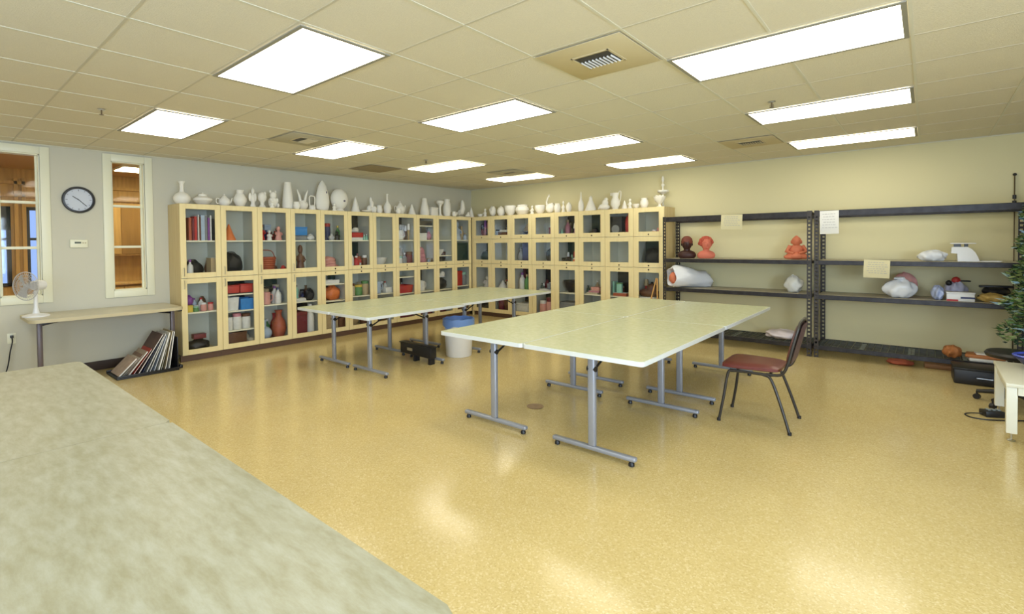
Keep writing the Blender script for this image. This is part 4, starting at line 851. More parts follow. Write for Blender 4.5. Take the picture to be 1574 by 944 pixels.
# ------------------------------------------------------------------ fan, clock, thermostat, outlet and cord
t = thing('desk_fan', 'small white desk fan at the end of the wall table', 'fan', (.40, -7.26, .7605), .62)
MB().lathe([(.115, 0), (.115, .012), (.09, .022), (.03, .035)], seg=28).build('base', WHITEM, t)
MB().lathe([(.03, .0355), (.019, .10), (.017, .28)], seg=16).build('pole', WHITEM, t)
# head faces local -y
mt = MB().lathe([(.02, -.06), (.05, -.055), (.056, 0), (.05, .05), (.03, .065)], seg=20, M=Matrix.Translation((0, .03, .335)) @ Matrix.Rotation(PI/2, 4, 'X')).build('motor_housing', WHITEM, t)
FG = mat('fan_grille_grey', (.55, .54, .52), rough=.4)
MF = Matrix.Translation((0, -.10, .335)) @ Matrix.Rotation(PI/2, 4, 'X')
m = MB()
for rr in (.03, .06, .09, .12, .15):
    for zz in ((.035, -.025) if rr < .15 else (.006,)):
        z_ = zz*(1-(rr/.15)**2*.85); m.tube([(rr*math.cos(a*PI/16), rr*math.sin(a*PI/16), z_) for a in range(32)], .0016 if rr < .15 else .0045, seg=5, close=True)
for k in range(36):
    a = k*PI/18
    for zz in (.035, -.025): m.tube([(q*math.cos(a), q*math.sin(a), zz*(1-(q/.15)**2*.85)) for q in (.012, .05, .09, .125, .15)], .0011, seg=4)
m2 = MB(); m2.add(m.v, m.f, 0, True, MF); m2.build('grille', FG, t)
bl = MB()
for k in range(3):
    a0 = k*2*PI/3; vs = []
    for q in (.02, .06, .10, .128):
        for da, zz in ((-.35, .014), (0, .0), (.5, -.014)): aa = a0+da*(1.2-q*3); vs.append((q*math.cos(aa), q*math.sin(aa), zz))
    n_ = len(vs); vs += [(x, y, z-.002) for x, y, z in vs]; fs = []
    for i in range(3):
        for j in range(2): q0 = i*3+j; fs += [(q0, q0+1, q0+4, q0+3), (n_+q0+3, n_+q0+4, n_+q0+1, n_+q0)]
    for i in range(3): fs += [(i*3, i*3+3, n_+i*3+3, n_+i*3), (i*3+5, i*3+2, n_+i*3+2, n_+i*3+5)]
    fs += [(9, 10, n_+10, n_+9), (10, 11, n_+11, n_+10), (1, 0, n_, n_+1), (2, 1, n_+1, n_+2)]
    bl.add(vs, fs, 0, True, MF)
bl.lathe([(.018, -.02), (.02, .01), (.01, .02)], seg=14, M=MF); bl.build('blades', mat('fan_blade_grey', (.50, .49, .48), rough=.4), t)
t = thing('wall_clock', 'round black-rimmed wall clock between the two windows', 'clock', (0, -6.81, 2.065), PI/2)
m = MB(); m.lathe([(.13, .001), (.155, .001), (.158, .02), (.15, .034), (.135, .036), (.13, .02), (.13, .001)], seg=48, M=Matrix.Rotation(PI/2, 4, 'X'), caps=False); m.build('rim', BLACKM, t)
MB().lathe([(.131, .008), (.131, .014)], seg=48, M=Matrix.Rotation(PI/2, 4, 'X')).build('dial', mat('dial_pale', (.60, .64, .72), rough=.4), t)
m = MB()
for k in range(12):
    a = k*PI/6; L_ = .02 if k % 3 == 0 else .012; m.box(-.0022, .0022, -.0160, -.0145, .122-L_, .122, M=Matrix.Rotation(a, 4, 'Y'))
m.build('hour_marks', BLACKM, t)
MB().box(-.004, .004, -.0185, -.0165, -.015, .07, M=Matrix.Rotation(-.95, 4, 'Y')).build('hour_hand', BLACKM, t)
MB().box(-.003, .003, -.0215, -.0190, -.02, .105, M=Matrix.Rotation(2.35, 4, 'Y')).build('minute_hand', BLACKM, t)
t = thing('thermostat', 'small cream thermostat on the wall below the clock', 'thermostat', (0, -6.82, 1.545), PI/2)
MB().box(-.082, .082, -.028, -.0005, -.048, .048, bev=.006).build('housing', TRIMW, t)
MB().box(-.04, .02, -.030, -.0285, -.0, .022).build('display', mat('lcd_dark', (.10, .12, .09), rough=.3), t)
MB().box(.03, .045, -.031, -.0285, .0, .015, bev=.001).box(.052, .067, -.031, -.0285, 0, .015, bev=.001).build('buttons', mat('button_tan', (.5, .46, .3), rough=.4), t)
t = thing('wall_outlet', 'cream wall outlet below the fan end of the wall table', 'outlet', (0, -7.42, .50), PI/2)
MB().box(-.035, .035, -.006, -.0005, -.058, .058, bev=.002).build('cover_plate', TRIMW, t)
cord = MB().box(-.014, .014, -.04, -.0065, .008, .036, bev=.004).tube([(0, -.032, .012), (.0, -.05, -.04), (-.02, -.06, -.14), (-.05, -.06, -.33), (-.12, -.10, -.46), (-.3, -.14, -.491)], .006, seg=8, sub=4).build('plugged_cord', BLACKM, t)

# ------------------------------------------------------------------ portfolios in a low black rack under the wall table
t = thing('document_rack', 'low black rack on the floor under the wall table, full of portfolios', 'rack', (.56, -6.342, 0))
MB().box(-.24, .24, -.31, .31, .001, .018, bev=.004).build('base', BLACKM, t)
for s_ in (-1, 1): MB().box(s_*.232-.008, s_*.232+.008, -.31, .31, .0185, .04, bev=.003).build('rail', BLACKM, t)
MB().box(-.22, .22, .298, .308, .0185, .40, bev=.004).build('end_panel', BLACKM, t)
PF = [('worn pale pink album lying against the stack, its lowest end', (.48, .36, .28), .034, .25, .34, 44), ('thin cream folder just behind the lowest pink album', (.58, .52, .42), .010, .25, .30, 42), ('brown-edged sketchbook between cream folders', (.25, .15, .10), .014, .28, .32, 40),
      ('tan padded album showing a pale page edge', (.42, .33, .24), .030, .31, .34, 38), ('red binder leaning among the albums', (.42, .05, .03), .018, .33, .33, 35), ('tall dark brown album with its mottled cover showing', (.12, .07, .055), .024, .50, .40, 31),
      ('blue-black folder beside the tall brown album', (.04, .05, .12), .012, .36, .33, 28), ('grey sketchbook with white page edges', (.30, .30, .28), .022, .44, .34, 25), ('white cardboard portfolio in the middle of the rack', (.66, .64, .58), .020, .46, .34, 22),
      ('pale blue patterned portfolio', (.38, .45, .55), .018, .43, .33, 19), ('thick white binder with scuffed edges', (.62, .60, .52), .030, .46, .34, 16), ('olive green folder among the upright portfolios', (.28, .27, .14), .016, .44, .33, 14),
      ('tan kraft portfolio beside the last white one', (.50, .40, .22), .022, .46, .34, 11), ('whitest upright portfolio at the cabinet end of the rack', (.72, .71, .66), .020, .45, .34, 8)]
def stack(sc):
    y = -.285; prev = None; pos = []
    for lb, c, th, L_, dp, an in PF:
        a = math.radians(an)
        if prev: pa, pt, pl_ = prev; y += pt/math.cos(pa)+(pl_*math.cos(pa)+pt*math.sin(pa))*max(0, math.tan(pa)-math.tan(a))+.004
        pos.append(y); prev = (a, th*sc, L_)
    return pos
sc = 1.3
while stack(sc)[-1] > .215: sc -= .02
pos = stack(sc)
for i, (lb, c, th, L_, dp, an) in enumerate(PF):
    a = math.radians(an); th2 = th*sc
    m = MB(); m.box(-dp/2, dp/2, 0, th2, 0, L_, bev=.002, seg=1)
    # pivot: lower cabinet-side corner rests on the base
    o = m.build('portfolio', mat('portfolio_%d' % i, c, rough=.6, noise=.3, nscale=14), None, (.57+.012*math.sin(i*2.1), -6.342+pos[i], .0195+th2*math.sin(a)), (-a, 0, 0))
    MB().box(dp/2-.004, dp/2+.0015, .003, th2-.003, .004, L_-.004).build('page_edge', PAPER, o)
    tag(o, lb, 'portfolio', 'portfolios in the low black rack')

# ------------------------------------------------------------------ bucket, black case, floor drain
t = thing('white_bucket', 'tall white plastic bucket lined with a blue bag, under the table corner', 'bucket', (2.92, -3.20+.0, 0))
t.location = (2.915, -3.36, 0)
MB().lathe([(.165, .001), (.172, .01), (.195, .46), (.205, .463), (.205, .485), (.192, .487), (.188, .47), (.168, .02), (.01, .015)], seg=36).build('pail', WHITEM, t)
m = MB(); vs = []; fs = []
n_ = 40
for j, (r0, z0) in enumerate(((.14, .30), (.178, .44), (.188, .488), (.196, .505), (.212, .50), (.214, .43), (.209, .40))):
    for k in range(n_):
        a = 2*PI*k/n_; q = .003*math.sin(a*9+j)*(j > 2)+.01*(j == 6)*math.sin(a*5); vs.append(((r0+abs(q)*.5)*math.cos(a), (r0+abs(q)*.5)*math.sin(a), z0+q*1.5))
for j in range(6):
    for k in range(n_): fs.append((j*n_+k, j*n_+(k+1) % n_, (j+1)*n_+(k+1) % n_, (j+1)*n_+k))
m.add(vs, fs, 0, True); m.build('bin_liner', mat('blue_film', (.16, .30, .68), rough=.3), t)
t = thing('equipment_case', 'long black case on short legs under the narrow tables beside the bucket', 'case', (2.745, -3.93, 0), -.05)
MB().box(-.31, .31, -.05, .05, .08, .21, bev=.008).build('body', BLACKM, t)
MB().box(-.33, .33, -.055, .055, .2105, .225, bev=.004).build('lid', BLACKM, t)
for x in (-.03, .27): MB().box(x-.02, x+.02, -.04, .04, .001, .0795, bev=.004).build('leg', BLACKM, t)
MB().box(-.16, -.05, -.053, -.0505, .13, .165).build('name_plate', CHROME, t)
tag(MB().lathe([(.075, .0008), (.078, .003), (.06, .0036), (.02, .003)], seg=32).build('floor_drain_cover', mat('tan_brass_cover', (.32, .21, .12), rough=.4, metal=.4), None, (4.96, -4.43, 0)), 'round brown floor cover plate under the joined tables', 'drain')

# ------------------------------------------------------------------ chair (faces local -y)
t = thing('stacking_chair', 'burgundy padded stacking chair with thin dark metal legs beside the joined tables', 'chair', (6.605, -3.53, 0), -PI/2+.03)
def chair_leg(sx, front):
    if front: return [(sx*.215, -.25, .003), (sx*.205, -.215, .20), (sx*.19, -.185, .40), (sx*.185, -.15, .425), (sx*.185, -.05, .43)]
    return [(sx*.235, .27, .003), (sx*.215, .21, .20), (sx*.195, .14, .39), (sx*.185, .09, .425), (sx*.185, 0, .43)]
for sx in (-1, 1):
    for fr in (True, False):
        lg = MB().tube(chair_leg(sx, fr), .0115, seg=10, sub=4).build('leg', CHAIRM, t); p = chair_leg(sx, fr)[0]
        MB().cyl((p[0], p[1], .0005), (p[0], p[1], .022), .015, seg=10).build('foot_cap', BLACKM, lg)
m = MB().tube([(-.185, -.17, .432), (-.185, .14, .432)], .011, seg=8).tube([(.185, -.17, .432), (.185, .14, .432)], .011, seg=8).tube([(-.185, -.12, .432), (.185, -.12, .432)], .009, seg=8).tube([(-.185, .12, .432), (.185, .12, .432)], .009, seg=8)
m.build('seat_frame', CHAIRM, t)
m = MB(); m.tube([(-.185, .10, .435), (-.19, .20, .445), (-.195, .245, .52), (-.19, .285, .68), (-.165, .32, .83), (-.09, .33, .868), (0, .332, .872), (.09, .33, .868), (.165, .32, .83), (.19, .285, .68), (.195, .245, .52), (.19, .20, .445), (.185, .10, .435)], .0115, seg=10, sub=4)
m.build('back_frame', CHAIRM, t)
def cushion(fw, L_, th, nx=12, ny=12, f=None):
    m = MB(); vs = []; fs = []
    for side in (1, -1):
        for j in range(ny+1):
            for i in range(nx+1):
                u = -1+2*i/nx; v = -1+2*j/ny; e = (1-abs(u)**4)*(1-abs(v)**4)
                ww = fw(v); x = u*ww*(1-.06*abs(v)**6); y = v*L_/2*(1-.07*abs(u)**6)
                vs.append((x, y, side*th/2*(.35+.65*max(0, e)**.5)))
    N_ = (nx+1)*(ny+1)
    for j in range(ny):
        for i in range(nx):
            a = j*(nx+1)+i; fs.append((a, a+1, a+nx+2, a+nx+1)); fs.append((N_+a+nx+1, N_+a+nx+2, N_+a+1, N_+a))
    br = [i for i in range(nx+1)]+[(j*(nx+1)+nx) for j in range(1, ny+1)]+[ny*(nx+1)+i for i in range(nx-1, -1, -1)]+[j*(nx+1) for j in range(ny-1, 0, -1)]
    for k in range(len(br)):
        a, b = br[k], br[(k+1) % len(br)]; fs.append((b, a, N_+a, N_+b))
    return vs, fs
vs, fs = cushion(lambda v: .215-.02*v, .43, .062)
MB().add(vs, fs, 0, True, Matrix.Translation((0, -.02, .473))).build('seat', BURG, t)
vs, fs = cushion(lambda v: .178-.025*(v > .2)*(v-.2), .32, .04)
bm_ = Matrix.Translation((0, .278, .69)) @ Matrix.Rotation(math.radians(76), 4, 'X')
b = MB().add(vs, fs, 0, True, bm_).build('backrest', BURG, t)
MB().add([(x*1.02, y*1.02, -.021) for x, y, z in vs[:13*13]]+[(x*1.02, y*1.02, -.026) for x, y, z in vs[:13*13]], fs[0:0]+[(j*13+i, j*13+i+1, j*13+i+14, j*13+i+13) for j in range(12) for i in range(12)]+[(169+j*13+i+13, 169+j*13+i+14, 169+j*13+i+1, 169+j*13+i) for j in range(12) for i in range(12)], 0, True, bm_).build('back_shell', mat('plum_grey_shell', (.10, .055, .07), rough=.5), b)

# ------------------------------------------------------------------ steel shelving racks
def upright(name, x, y, sx, sy, h, parent):
    """angle-section post with slots; flanges point along sx and sy"""
    m = MB(); T = .003; Wd = .05
    def plate(u0, u1, fn):
        n = int((h-.06)/.05)
        m_ = lambda a0, a1, z0, z1: fn(a0, a1, z0, z1)
        m_(u0, u0+.013, 0.002, h); m_(u1-.013, u1, 0.002, h)
        z = .002
        for k in range(n):
            z0 = .03+k*.05; m_(u0+.013, u1-.013, z, z0); z = z0+.024
        m_(u0+.013, u1-.013, z, h)
    plate(0, Wd, lambda a, b, z0, z1: m.box(min(x+sx*a, x+sx*b), max(x+sx*a, x+sx*b), y-T/2, y+T/2, z0, z1))
    plate(.002, Wd, lambda a, b, z0, z1: m.box(x-T/2, x+T/2, min(y+sy*a, y+sy*b), max(y+sy*a, y+sy*b), z0, z1))
    return m.build(name, RACKM, parent)
def rack(label, x0, x1, levels):
    cx = (x0+x1)/2; t = thing('shelving_rack', label, 'shelves', (cx, -.33, 0)); W2 = (x1-x0)/2; D2 = .285; Hh = 1.875
    for sx in (-1, 1):
        for sy in (-1, 1): upright('upright', sx*W2, sy*D2, -sx, -sy, Hh, t)
    for k, z in enumerate(levels):
        m = MB(); bh = .055 if k < len(levels)-1 else .075
        for sy in (-1, 1): m.box(-W2+.006, W2-.006, sy*(D2-.006)-.012*(sy > 0)-.004, sy*(D2-.006)+.012*(sy < 0)+.004, z-bh, z, bev=.003, seg=1)
        for sx in (-1, 1): m.box(sx*(W2-.012)-.008, sx*(W2-.012)+.008, -D2+.02, D2-.02, z-.045, z-.008)
        sh = m.build('shelf_beams', RACKB, t)
        if 0 < k < len(levels)-1: MB().box(-W2+.022, W2-.022, -D2+.02, D2-.02, z-.012, z-.002).build('deck', DECK, sh)
        elif k == 0:
            d = MB(); n = 26
            for i in range(n+1): xx = -W2+.03+(2*W2-.06)*i/n; d.box(xx-.003, xx+.003, -D2+.02, D2-.02, z-.008, z-.002)
            for i in range(7): yy = -D2+.03+(2*D2-.06)*i/6; d.box(-W2+.022, W2-.022, yy-.003, yy+.003, z-.014, z-.008)
            for xx in (-W2*.5, 0, W2*.5): d.box(xx-.03, xx+.03, -D2+.02, D2-.02, z-.0155, z-.0142, 1)
            d.build('wire_deck', [MESHD, CHROME], sh)
    return t
LV = [.155, .80, 1.24, 1.87]
rack('dark steel shelving rack with a red clay head and white sack, next to the cabinets', 4.605, 6.555, LV)
rack('dark steel shelving rack beside the artificial tree, with three bare shelf bays', 6.585, 8.50, LV)
def note(label, loc, w_, h, c, tilt=0, ruled=6, curl=.01):
    m = MB(); nx = 8; vs = []; fs = []
    for side in (0, 1):
        for j in range(9):
            for i in range(nx+1):
                u = i/nx; v = j/8; vs.append((-w_/2+u*w_, -curl*math.sin(v*2.2)*(1-v)*2-side*.0008-curl*.4*u*(1-v), -h+v*h))
    N_ = 9*(nx+1)
    for j in range(8):
        for i in range(nx): a = j*(nx+1)+i; fs += [(a, a+nx+1, a+nx+2, a+1), (N_+a, N_+a+1, N_+a+nx+2, N_+a+nx+1)]
    br = [i for i in range(nx+1)]+[j*(nx+1)+nx for j in range(1, 9)]+[8*(nx+1)+i for i in range(nx-1, -1, -1)]+[j*(nx+1) for j in range(7, 0, -1)]
    for k in range(len(br)): fs.append((br[k], br[(k+1) % len(br)], N_+br[(k+1) % len(br)], N_+br[k]))
    o = m.add(vs, fs, 0, True).build('paper_notice', c, None, loc, (0, tilt, 0)); tag(o, label, 'notice', 'paper notices taped to the racks')
    q = MB(); rnd = random.Random(int(loc[0]*100))
    for k in range(ruled):
        z = -h*(.14+.7*k/ruled); a = -w_*.38+rnd.uniform(0, w_*.08); v = 1+z/h
        yy = -curl*math.sin(v*2.2)*(1-v)*2-.0024
        while a < w_*.3:
            b = a+rnd.uniform(.012, .03)
            for i_ in range(1): q.box(a, b, yy-curl*.4*((a/w_)+.5)*(1-v)-.0006, yy-curl*.4*((a/w_)+.5)*(1-v), z-.003, z+.002)
            a = b+.008
    q.build('writing', mat('faint_ink', (.42, .42, .44), rough=.8), o)
YF = -.6235
note('yellowed paper notice taped to the top beam of the rack next to the cabinets', (5.60, YF, 1.868), .28, .21, mat('cream_paper', (.72, .66, .42), rough=.8), .02)
note('tall white paper notice at the top of the second rack by its slotted posts', (6.745, YF, 1.865), .20, .29, PAPER, -.01)
note('yellowed notice hanging from the middle beam of the second rack', (7.225, YF, 1.255), .25, .215, mat('cream_paper', (.72, .66, .42)), .03)

# ------------------------------------------------------------------ things on the racks
CLAY = mat('red_clay', (.68, .19, .12), rough=.7); CLAY2 = mat('orange_clay', (.68, .20, .10), rough=.7); DKB = mat('dark_brown_clay', (.045, .012, .009), rough=.5)
FILM = mat('white_plastic_film', (.78, .80, .84), rough=.3, bump=.4, bscale=14)
def bust(label, loc, rz, s_, c, hair=True, c2=None):
    t = thing('clay_bust', label, 'sculpture', loc, rz)
    m = MB(); m.ball((0, 0, .05*s_), .135*s_, .085*s_, .08*s_, flat=.001, seg=24, rings=14); m.lathe([(.06*s_, .08*s_), (.047*s_, .12*s_), (.05*s_, .17*s_)], seg=16)
    m.ball((0, -.008*s_, .225*s_), .075*s_, .083*s_, .095*s_, seg=22, rings=16)
    m.ball((0, -.093*s_, .215*s_), .012*s_, .016*s_, .022*s_, seg=10, rings=7)           # nose
    m.ball((0, -.078*s_, .170*s_), .026*s_, .018*s_, .008*s_, seg=10, rings=6)           # mouth
    for sx in (-1, 1):
        m.ball((sx*.028*s_, -.076*s_, .238*s_), .014*s_, .01*s_, .008*s_, seg=8, rings=6); m.ball((sx*.076*s_, 0, .215*s_), .012*s_, .018*s_, .024*s_, seg=8, rings=6); m.ball((sx*.028*s_, -.078*s_, .256*s_), .02*s_, .01*s_, .005*s_, seg=8, rings=5)
    m.build('head', c, t)
    if hair:
        hm = MB()
        for k in range(34):
            a = k*2.4; q = k/34; ph = q*1.75; rr = .092*s_; hm.ball((rr*math.sin(ph)*math.cos(a), .012*s_+rr*math.sin(ph)*abs(math.sin(a))*(1 if math.sin(a) > 0 else -.55), .232*s_+.095*s_*math.cos(ph)), .030*s_, seg=8, rings=6)
        hm.build('hair', c2 or c, t)
    return t
bust('red clay head with curly hair on the rack shelf beside the dark brown bust', (5.16, -.34, 1.2405), .5, .95, CLAY, True, mat('dark_red_clay', (.50, .09, .05), rough=.7))
t = bust('dark brown bust with a domed head on the rack shelf nearest the cabinets', (4.88, -.36, 1.2405), .3, .98, DKB, False)
MB().lathe([(.082, .225), (.086, .25), (.075, .30), (.04, .333), (.01, .34)], seg=22).build('cap', mat('red_brown_cap', (.20, .05, .03), rough=.6), t)
t = thing('clay_buddha', 'orange clay seated figure by the slotted posts on the first rack', 'sculpture', (6.34, -.34, 1.2405), .2)
m = MB(); m.ball((0, 0, .05), .125, .10, .055, flat=.001, seg=20); m.ball((0, .01, .12), .085, .065, .085); m.ball((0, -.005, .245), .058, .058, .065); m.cyl((0, 0, .18), (0, 0, .21), .04, .035)
for sx in (-1, 1): m.tube([(sx*.07, 0, .18), (sx*.115, -.03, .11), (sx*.03, -.08, .08)], [.028, .024, .018], seg=10); m.ball((sx*.058, 0, .235), .01, .014, .024, seg=8, rings=6); m.ball((sx*.09, -.04, .035), .06, .05, .03, flat=.001, seg=12); m.ball((sx*.022, -.054, .25), .01, .007, .005, seg=8, rings=5)
m.ball((0, -.06, .238), .008, .01, .014, seg=8, rings=6); m.ball((0, -.052, .218), .018, .01, .005, seg=8, rings=5); m.ball((0, .005, .305), .022, .022, .016, seg=10)
m.build('body', CLAY2, t)
def sack(label, loc, rz, a, b, c, mt_, folds=.05, noise=.12, sd=3, name='plastic_bag', knot=True, tail=None):
    m = MB(); m.ball((0, 0, c*.9), a, b, c, noise=noise, folds=folds, seed=sd, flat=.001, seg=36, rings=22)
    o = m.build(name, mt_, None, loc, (0, 0, rz)); tag(o, label, 'bag', 'plastic bags on the racks')
    if knot: MB().cyl((0, 0, c*1.75), (0, 0, c*1.95), .012, .05, seg=12).ball((0, 0, c*1.99), .05, .04, .02, noise=.3, folds=.2, seg=18, rings=8).build('gathered_neck', mt_, o)
    return o
# big white sack lying on its side, opening towards the cabinets
t = thing('white_sack', 'big white plastic sack lying on its side with orange clay showing, near the cabinets', 'bag', (4.90, -.46, .8005), .85, 'plastic bags on the racks')
m = MB(); vs = []; fs = []; n_ = 32
prof = [(-.12, .10, .165), (-.235, .135, .165), (-.235, .15, .165), (-.17, .166, .168), (-.06, .168, .168), (.07, .15, .15), (.17, .125, .13), (.29, .125, .125), (.38, .09, .09), (.41, .03, .04)]
for j, (x, r_, zc) in enumerate(prof):
    for k in range(n_):
        a = 2*PI*k/n_; q = 1+.05*math.sin(a*3+j)+.045*math.sin(a*7+j*1.3)+.02*math.sin(a*13+j*3); vs.append((x+.015*math.sin(a*4+j), r_*q*math.cos(a), max(.002, zc+r_*q*math.sin(a))))
for j in range(len(prof)-1):
    for k in range(n_): fs.append((j*n_+k, j*n_+(k+1) % n_, (j+1)*n_+(k+1) % n_, (j+1)*n_+k))
fs.append(tuple(range((len(prof)-1)*n_, len(prof)*n_)))
m.add(vs, fs, 0, True).build('film', FILM, t)
MB().ball((-.2, 0, .15), .06, .075, .085, noise=.12, seed=4, seg=20, rings=12).build('clay_lump', mat('orange_clay', (.68, .20, .10)), t)
o = sack('translucent crinkled bag on the middle shelf of the first rack by the posts', (6.32, -.40, .8005), .1, .105, .09, .115, mat('milky_film', (.66, .66, .62), rough=.3, bump=.9, bscale=18), .02, .2, 5, knot=False)
sack('flat white and pink bag on the lowest shelf of the first rack behind the chair', (6.18, -.36, .1555), .1, .21, .15, .065, mat('pinkish_film', (.74, .66, .68), rough=.35, bump=.5, bscale=16), .06, .14, 8, knot=False)
sack('crumpled white bag on the upper shelf of the second rack', (7.72, -.36, 1.2405), .2, .13, .09, .065, FILM, .08, .18, 11, knot=False)
sack('white knotted plastic bag on the middle shelf below the hanging notice', (7.43, -.42, .8005), .2, .16, .11, .115, FILM, .06, .12, 13)
sack('pink plastic bag behind the white knotted one', (7.47, -.17, .8005), .0, .12, .085, .15, mat('pink_film', (.74, .36, .33), rough=.35, bump=.4, bscale=14), .05, .1, 14, knot=False)
# white folded sheet form with a board on top
t = thing('paper_roll_form', 'white curved block with a thin board raised above it on the second rack', 'paper', (8.0, -.34, 1.2405))
m = MB(); m.prism([(-.11, .165), (-.115, .095), (-.065, .09), (-.06, .001), (.12, .001), (.105, .05), (.085, .10), (.055, .14), (.02, .165)][::-1], -.12, .10, M=Matrix(((1, 0, 0, 0), (0, 0, 1, 0), (0, 1, 0, 0), (0, 0, 0, 1))))
m.build('sheet', WHITEM, t)
MB().box(-.09, -.03, .0, .09, .1655, .198).box(.0, .03, .0, .09, .1655, .198).build('spacer', cm('grey'), t)
MB().box(-.12, .09, -.12, .12, .1985, .21, bev=.002).build('board', WHITEM, t)
tag(MB().box(-.08, .08, -.11, .11, 0, .006).box(-.07, .085, -.1, .10, .006, .012, M=Matrix.Rotation(.1, 4, 'Z')).build('paper_sheets', PAPER, None, (8.2, -.38, 1.2405)), 'few flat white sheets on the upper shelf of the second rack', 'paper')
# craft clutter on the middle shelf
t = thing('craft_box', 'white box with red and navy print on the second rack', 'box', (7.96, -.45, .8005), .05)
MB().box(-.115, .115, -.08, .08, 0, .085, bev=.003).build('carton', WHITEM, t)
MB().box(-.117, -.02, -.0825, -.0805, .0, .02).build('red_print', cm('red'), t); MB().box(.0, .117, -.0825, -.0805, .03, .05).build('navy_print', cm('navy'), t)
MB().box(-.12, .12, -.085, .085, .0855, .10, bev=.003).build('lid', WHITEM, t)
sack('pale blue crumpled bag leaning on the printed box of the second rack', (7.77, -.42, .8005), .2, .055, .10, .085, mat('blue_film_pale', (.45, .52, .75), rough=.3, bump=.4, bscale=18), .08, .14, 17, knot=False)
o = sack('pale crumpled bag with red and black bits behind the printed box', (7.93, -.21, .8005), .2, .10, .10, .11, mat('lilac_film', (.50, .50, .66), rough=.3, bump=.4, bscale=18), .08, .14, 18, knot=False)
MB().ball((0, -.02, .215), .04, .03, .04, noise=.15).build('red_scrap', cm('red'), o); MB().ball((-.07, -.05, .185), .03, .03, .03, noise=.15).build('black_scrap', BLACKM, o); MB().box(.03, .13, -.03, .02, .20, .215, bev=.004).build('black_strip', BLACKM, o)
sack('tan paper bag lying on the second rack next to the tree', (8.22, -.43, .8005), .1, .115, .10, .05, mat('kraft_paper', (.50, .34, .10), rough=.7, bump=.4, bscale=16), .05, .14, 21, knot=False)
tag(MB().box(-.13, .13, -.10, .10, 0, .03, bev=.01).box(-.15, .05, -.012, .012, .03, .05, bev=.006, M=Matrix.Rotation(.3, 4, 'Z')).build('black_tray', BLACKM, None, (8.26, -.18, .8005)), 'black tray holding a dark bar, behind the tan paper bag', 'tray')
tag(MB().ball((0, 0, .05), .12, .15, .055, flat=.001, noise=.1).box(-.14, .14, -.04, .04, .09, .115, bev=.008).build('dark_mold', BLACKM, None, (8.27, -.17, .852)), 'dark rounded mould piled on the black tray', 'mould')
# bottom shelf of the second rack
KB = mat('brown_paper', (.45, .17, .055), rough=.6, bump=.3, bscale=12)
sack('crumpled orange-brown paper bag on the lowest shelf of the second rack', (7.90, -.45, .1555), .1, .08, .10, .07, KB, .08, .14, 25, knot=False)
tag(MB().box(-.15, .15, -.12, .12, 0, .03, bev=.004).build('paper_ream', PAPER, None, (8.18, -.46, .1555), (0, 0, .08)), 'stack of white paper on the lowest shelf by the brown bags', 'paper')
o = MB().box(-.16, .16, -.11, .11, 0, .035, bev=.012).build('brown_folder', KB, None, (8.17, -.46, .187), (0, 0, -.08)); tag(o, 'flat brown folder on top of the white paper stack', 'folder')
tag(MB().box(-.09, .09, -.07, .07, 0, .012, bev=.002).build('white_envelope', PAPER, None, (8.18, -.46, .223), (0, 0, .1)), 'white envelope on top of the brown folder', 'paper')
# things beneath / before the second rack
t = thing('black_tool_case', 'flat black tool case on the floor before the second rack beside the stool', 'case', (8.12, -.92, 0), .03)
MB().box(-.23, .23, -.17, .17, .001, .15, bev=.01).build('body', BLACKM, t); MB().box(-.235, .235, -.175, .175, .151, .165, bev=.004).build('lid', BLACKM, t)
MB().tube([(-.06, -.172, .08), (-.06, -.19, .08), (.06, -.19, .08), (.06, -.172, .08)], .005, seg=6).build('handle', CHROME, t)
tag(MB().ball((0, 0, .03), .13, .09, .035, noise=.12, folds=.05, seed=31, flat=.001, seg=26, rings=12).build('red_rag', mat('red_brown_rag', (.42, .10, .05), rough=.8), None, (7.44, -.44, 0)), 'crumpled reddish rag on the floor under the second rack', 'cloth')
tag(MB().box(-.16, .16, -.08, .08, .001, .05, bev=.012).build('brown_floor_box', mat('brown_card', (.28, .14, .06), rough=.7), None, (7.82, -.40, 0)), 'low brown box on the floor under the second rack', 'box')
# A-frame of light wooden sticks beside the cabinets
t = thing('wooden_easel', 'small light wooden easel by the last back-wall cabinet, behind the joined tables', 'easel', (4.44, -.60, 0))
WD = mat('orange_pine', (.66, .36, .10), rough=.5, noise=.15, nscale=8)
for x in (-.17, .09): MB().tube([(x, -.05, .002), (.055 if x < 0 else .07, .0, .93)], .011, seg=8).build('leg', WD, t)
MB().tube([(.02, .13, .002), (.06, .012, .90)], .010, seg=8).build('rear_leg', WD, t)
MB().box(-.14, .10, -.062, -.045, .26, .285, bev=.003).build('ledge', WD, t)
# rod behind the tree
t = thing('tension_rod', 'thin dark rod rising above the second rack next to the tree', 'rod', (8.42, -.022, 0))
MB().cyl((0, 0, .002), (0, 0, 2.20), .006, seg=8).build('pole', mat('dull_bronze', (.18, .14, .08), rough=.4, metal=.4), t)
MB().ball((0, 0, 2.215), .018, .018, .016, seg=10, rings=8).build('knob', BLACKM, t); MB().cyl((0, 0, 1.94), (0, 0, 1.985), .016, seg=12).cyl((0, 0, 1.885), (0, 0, 1.92), .018, seg=12).build('collar', BLACKM, t)

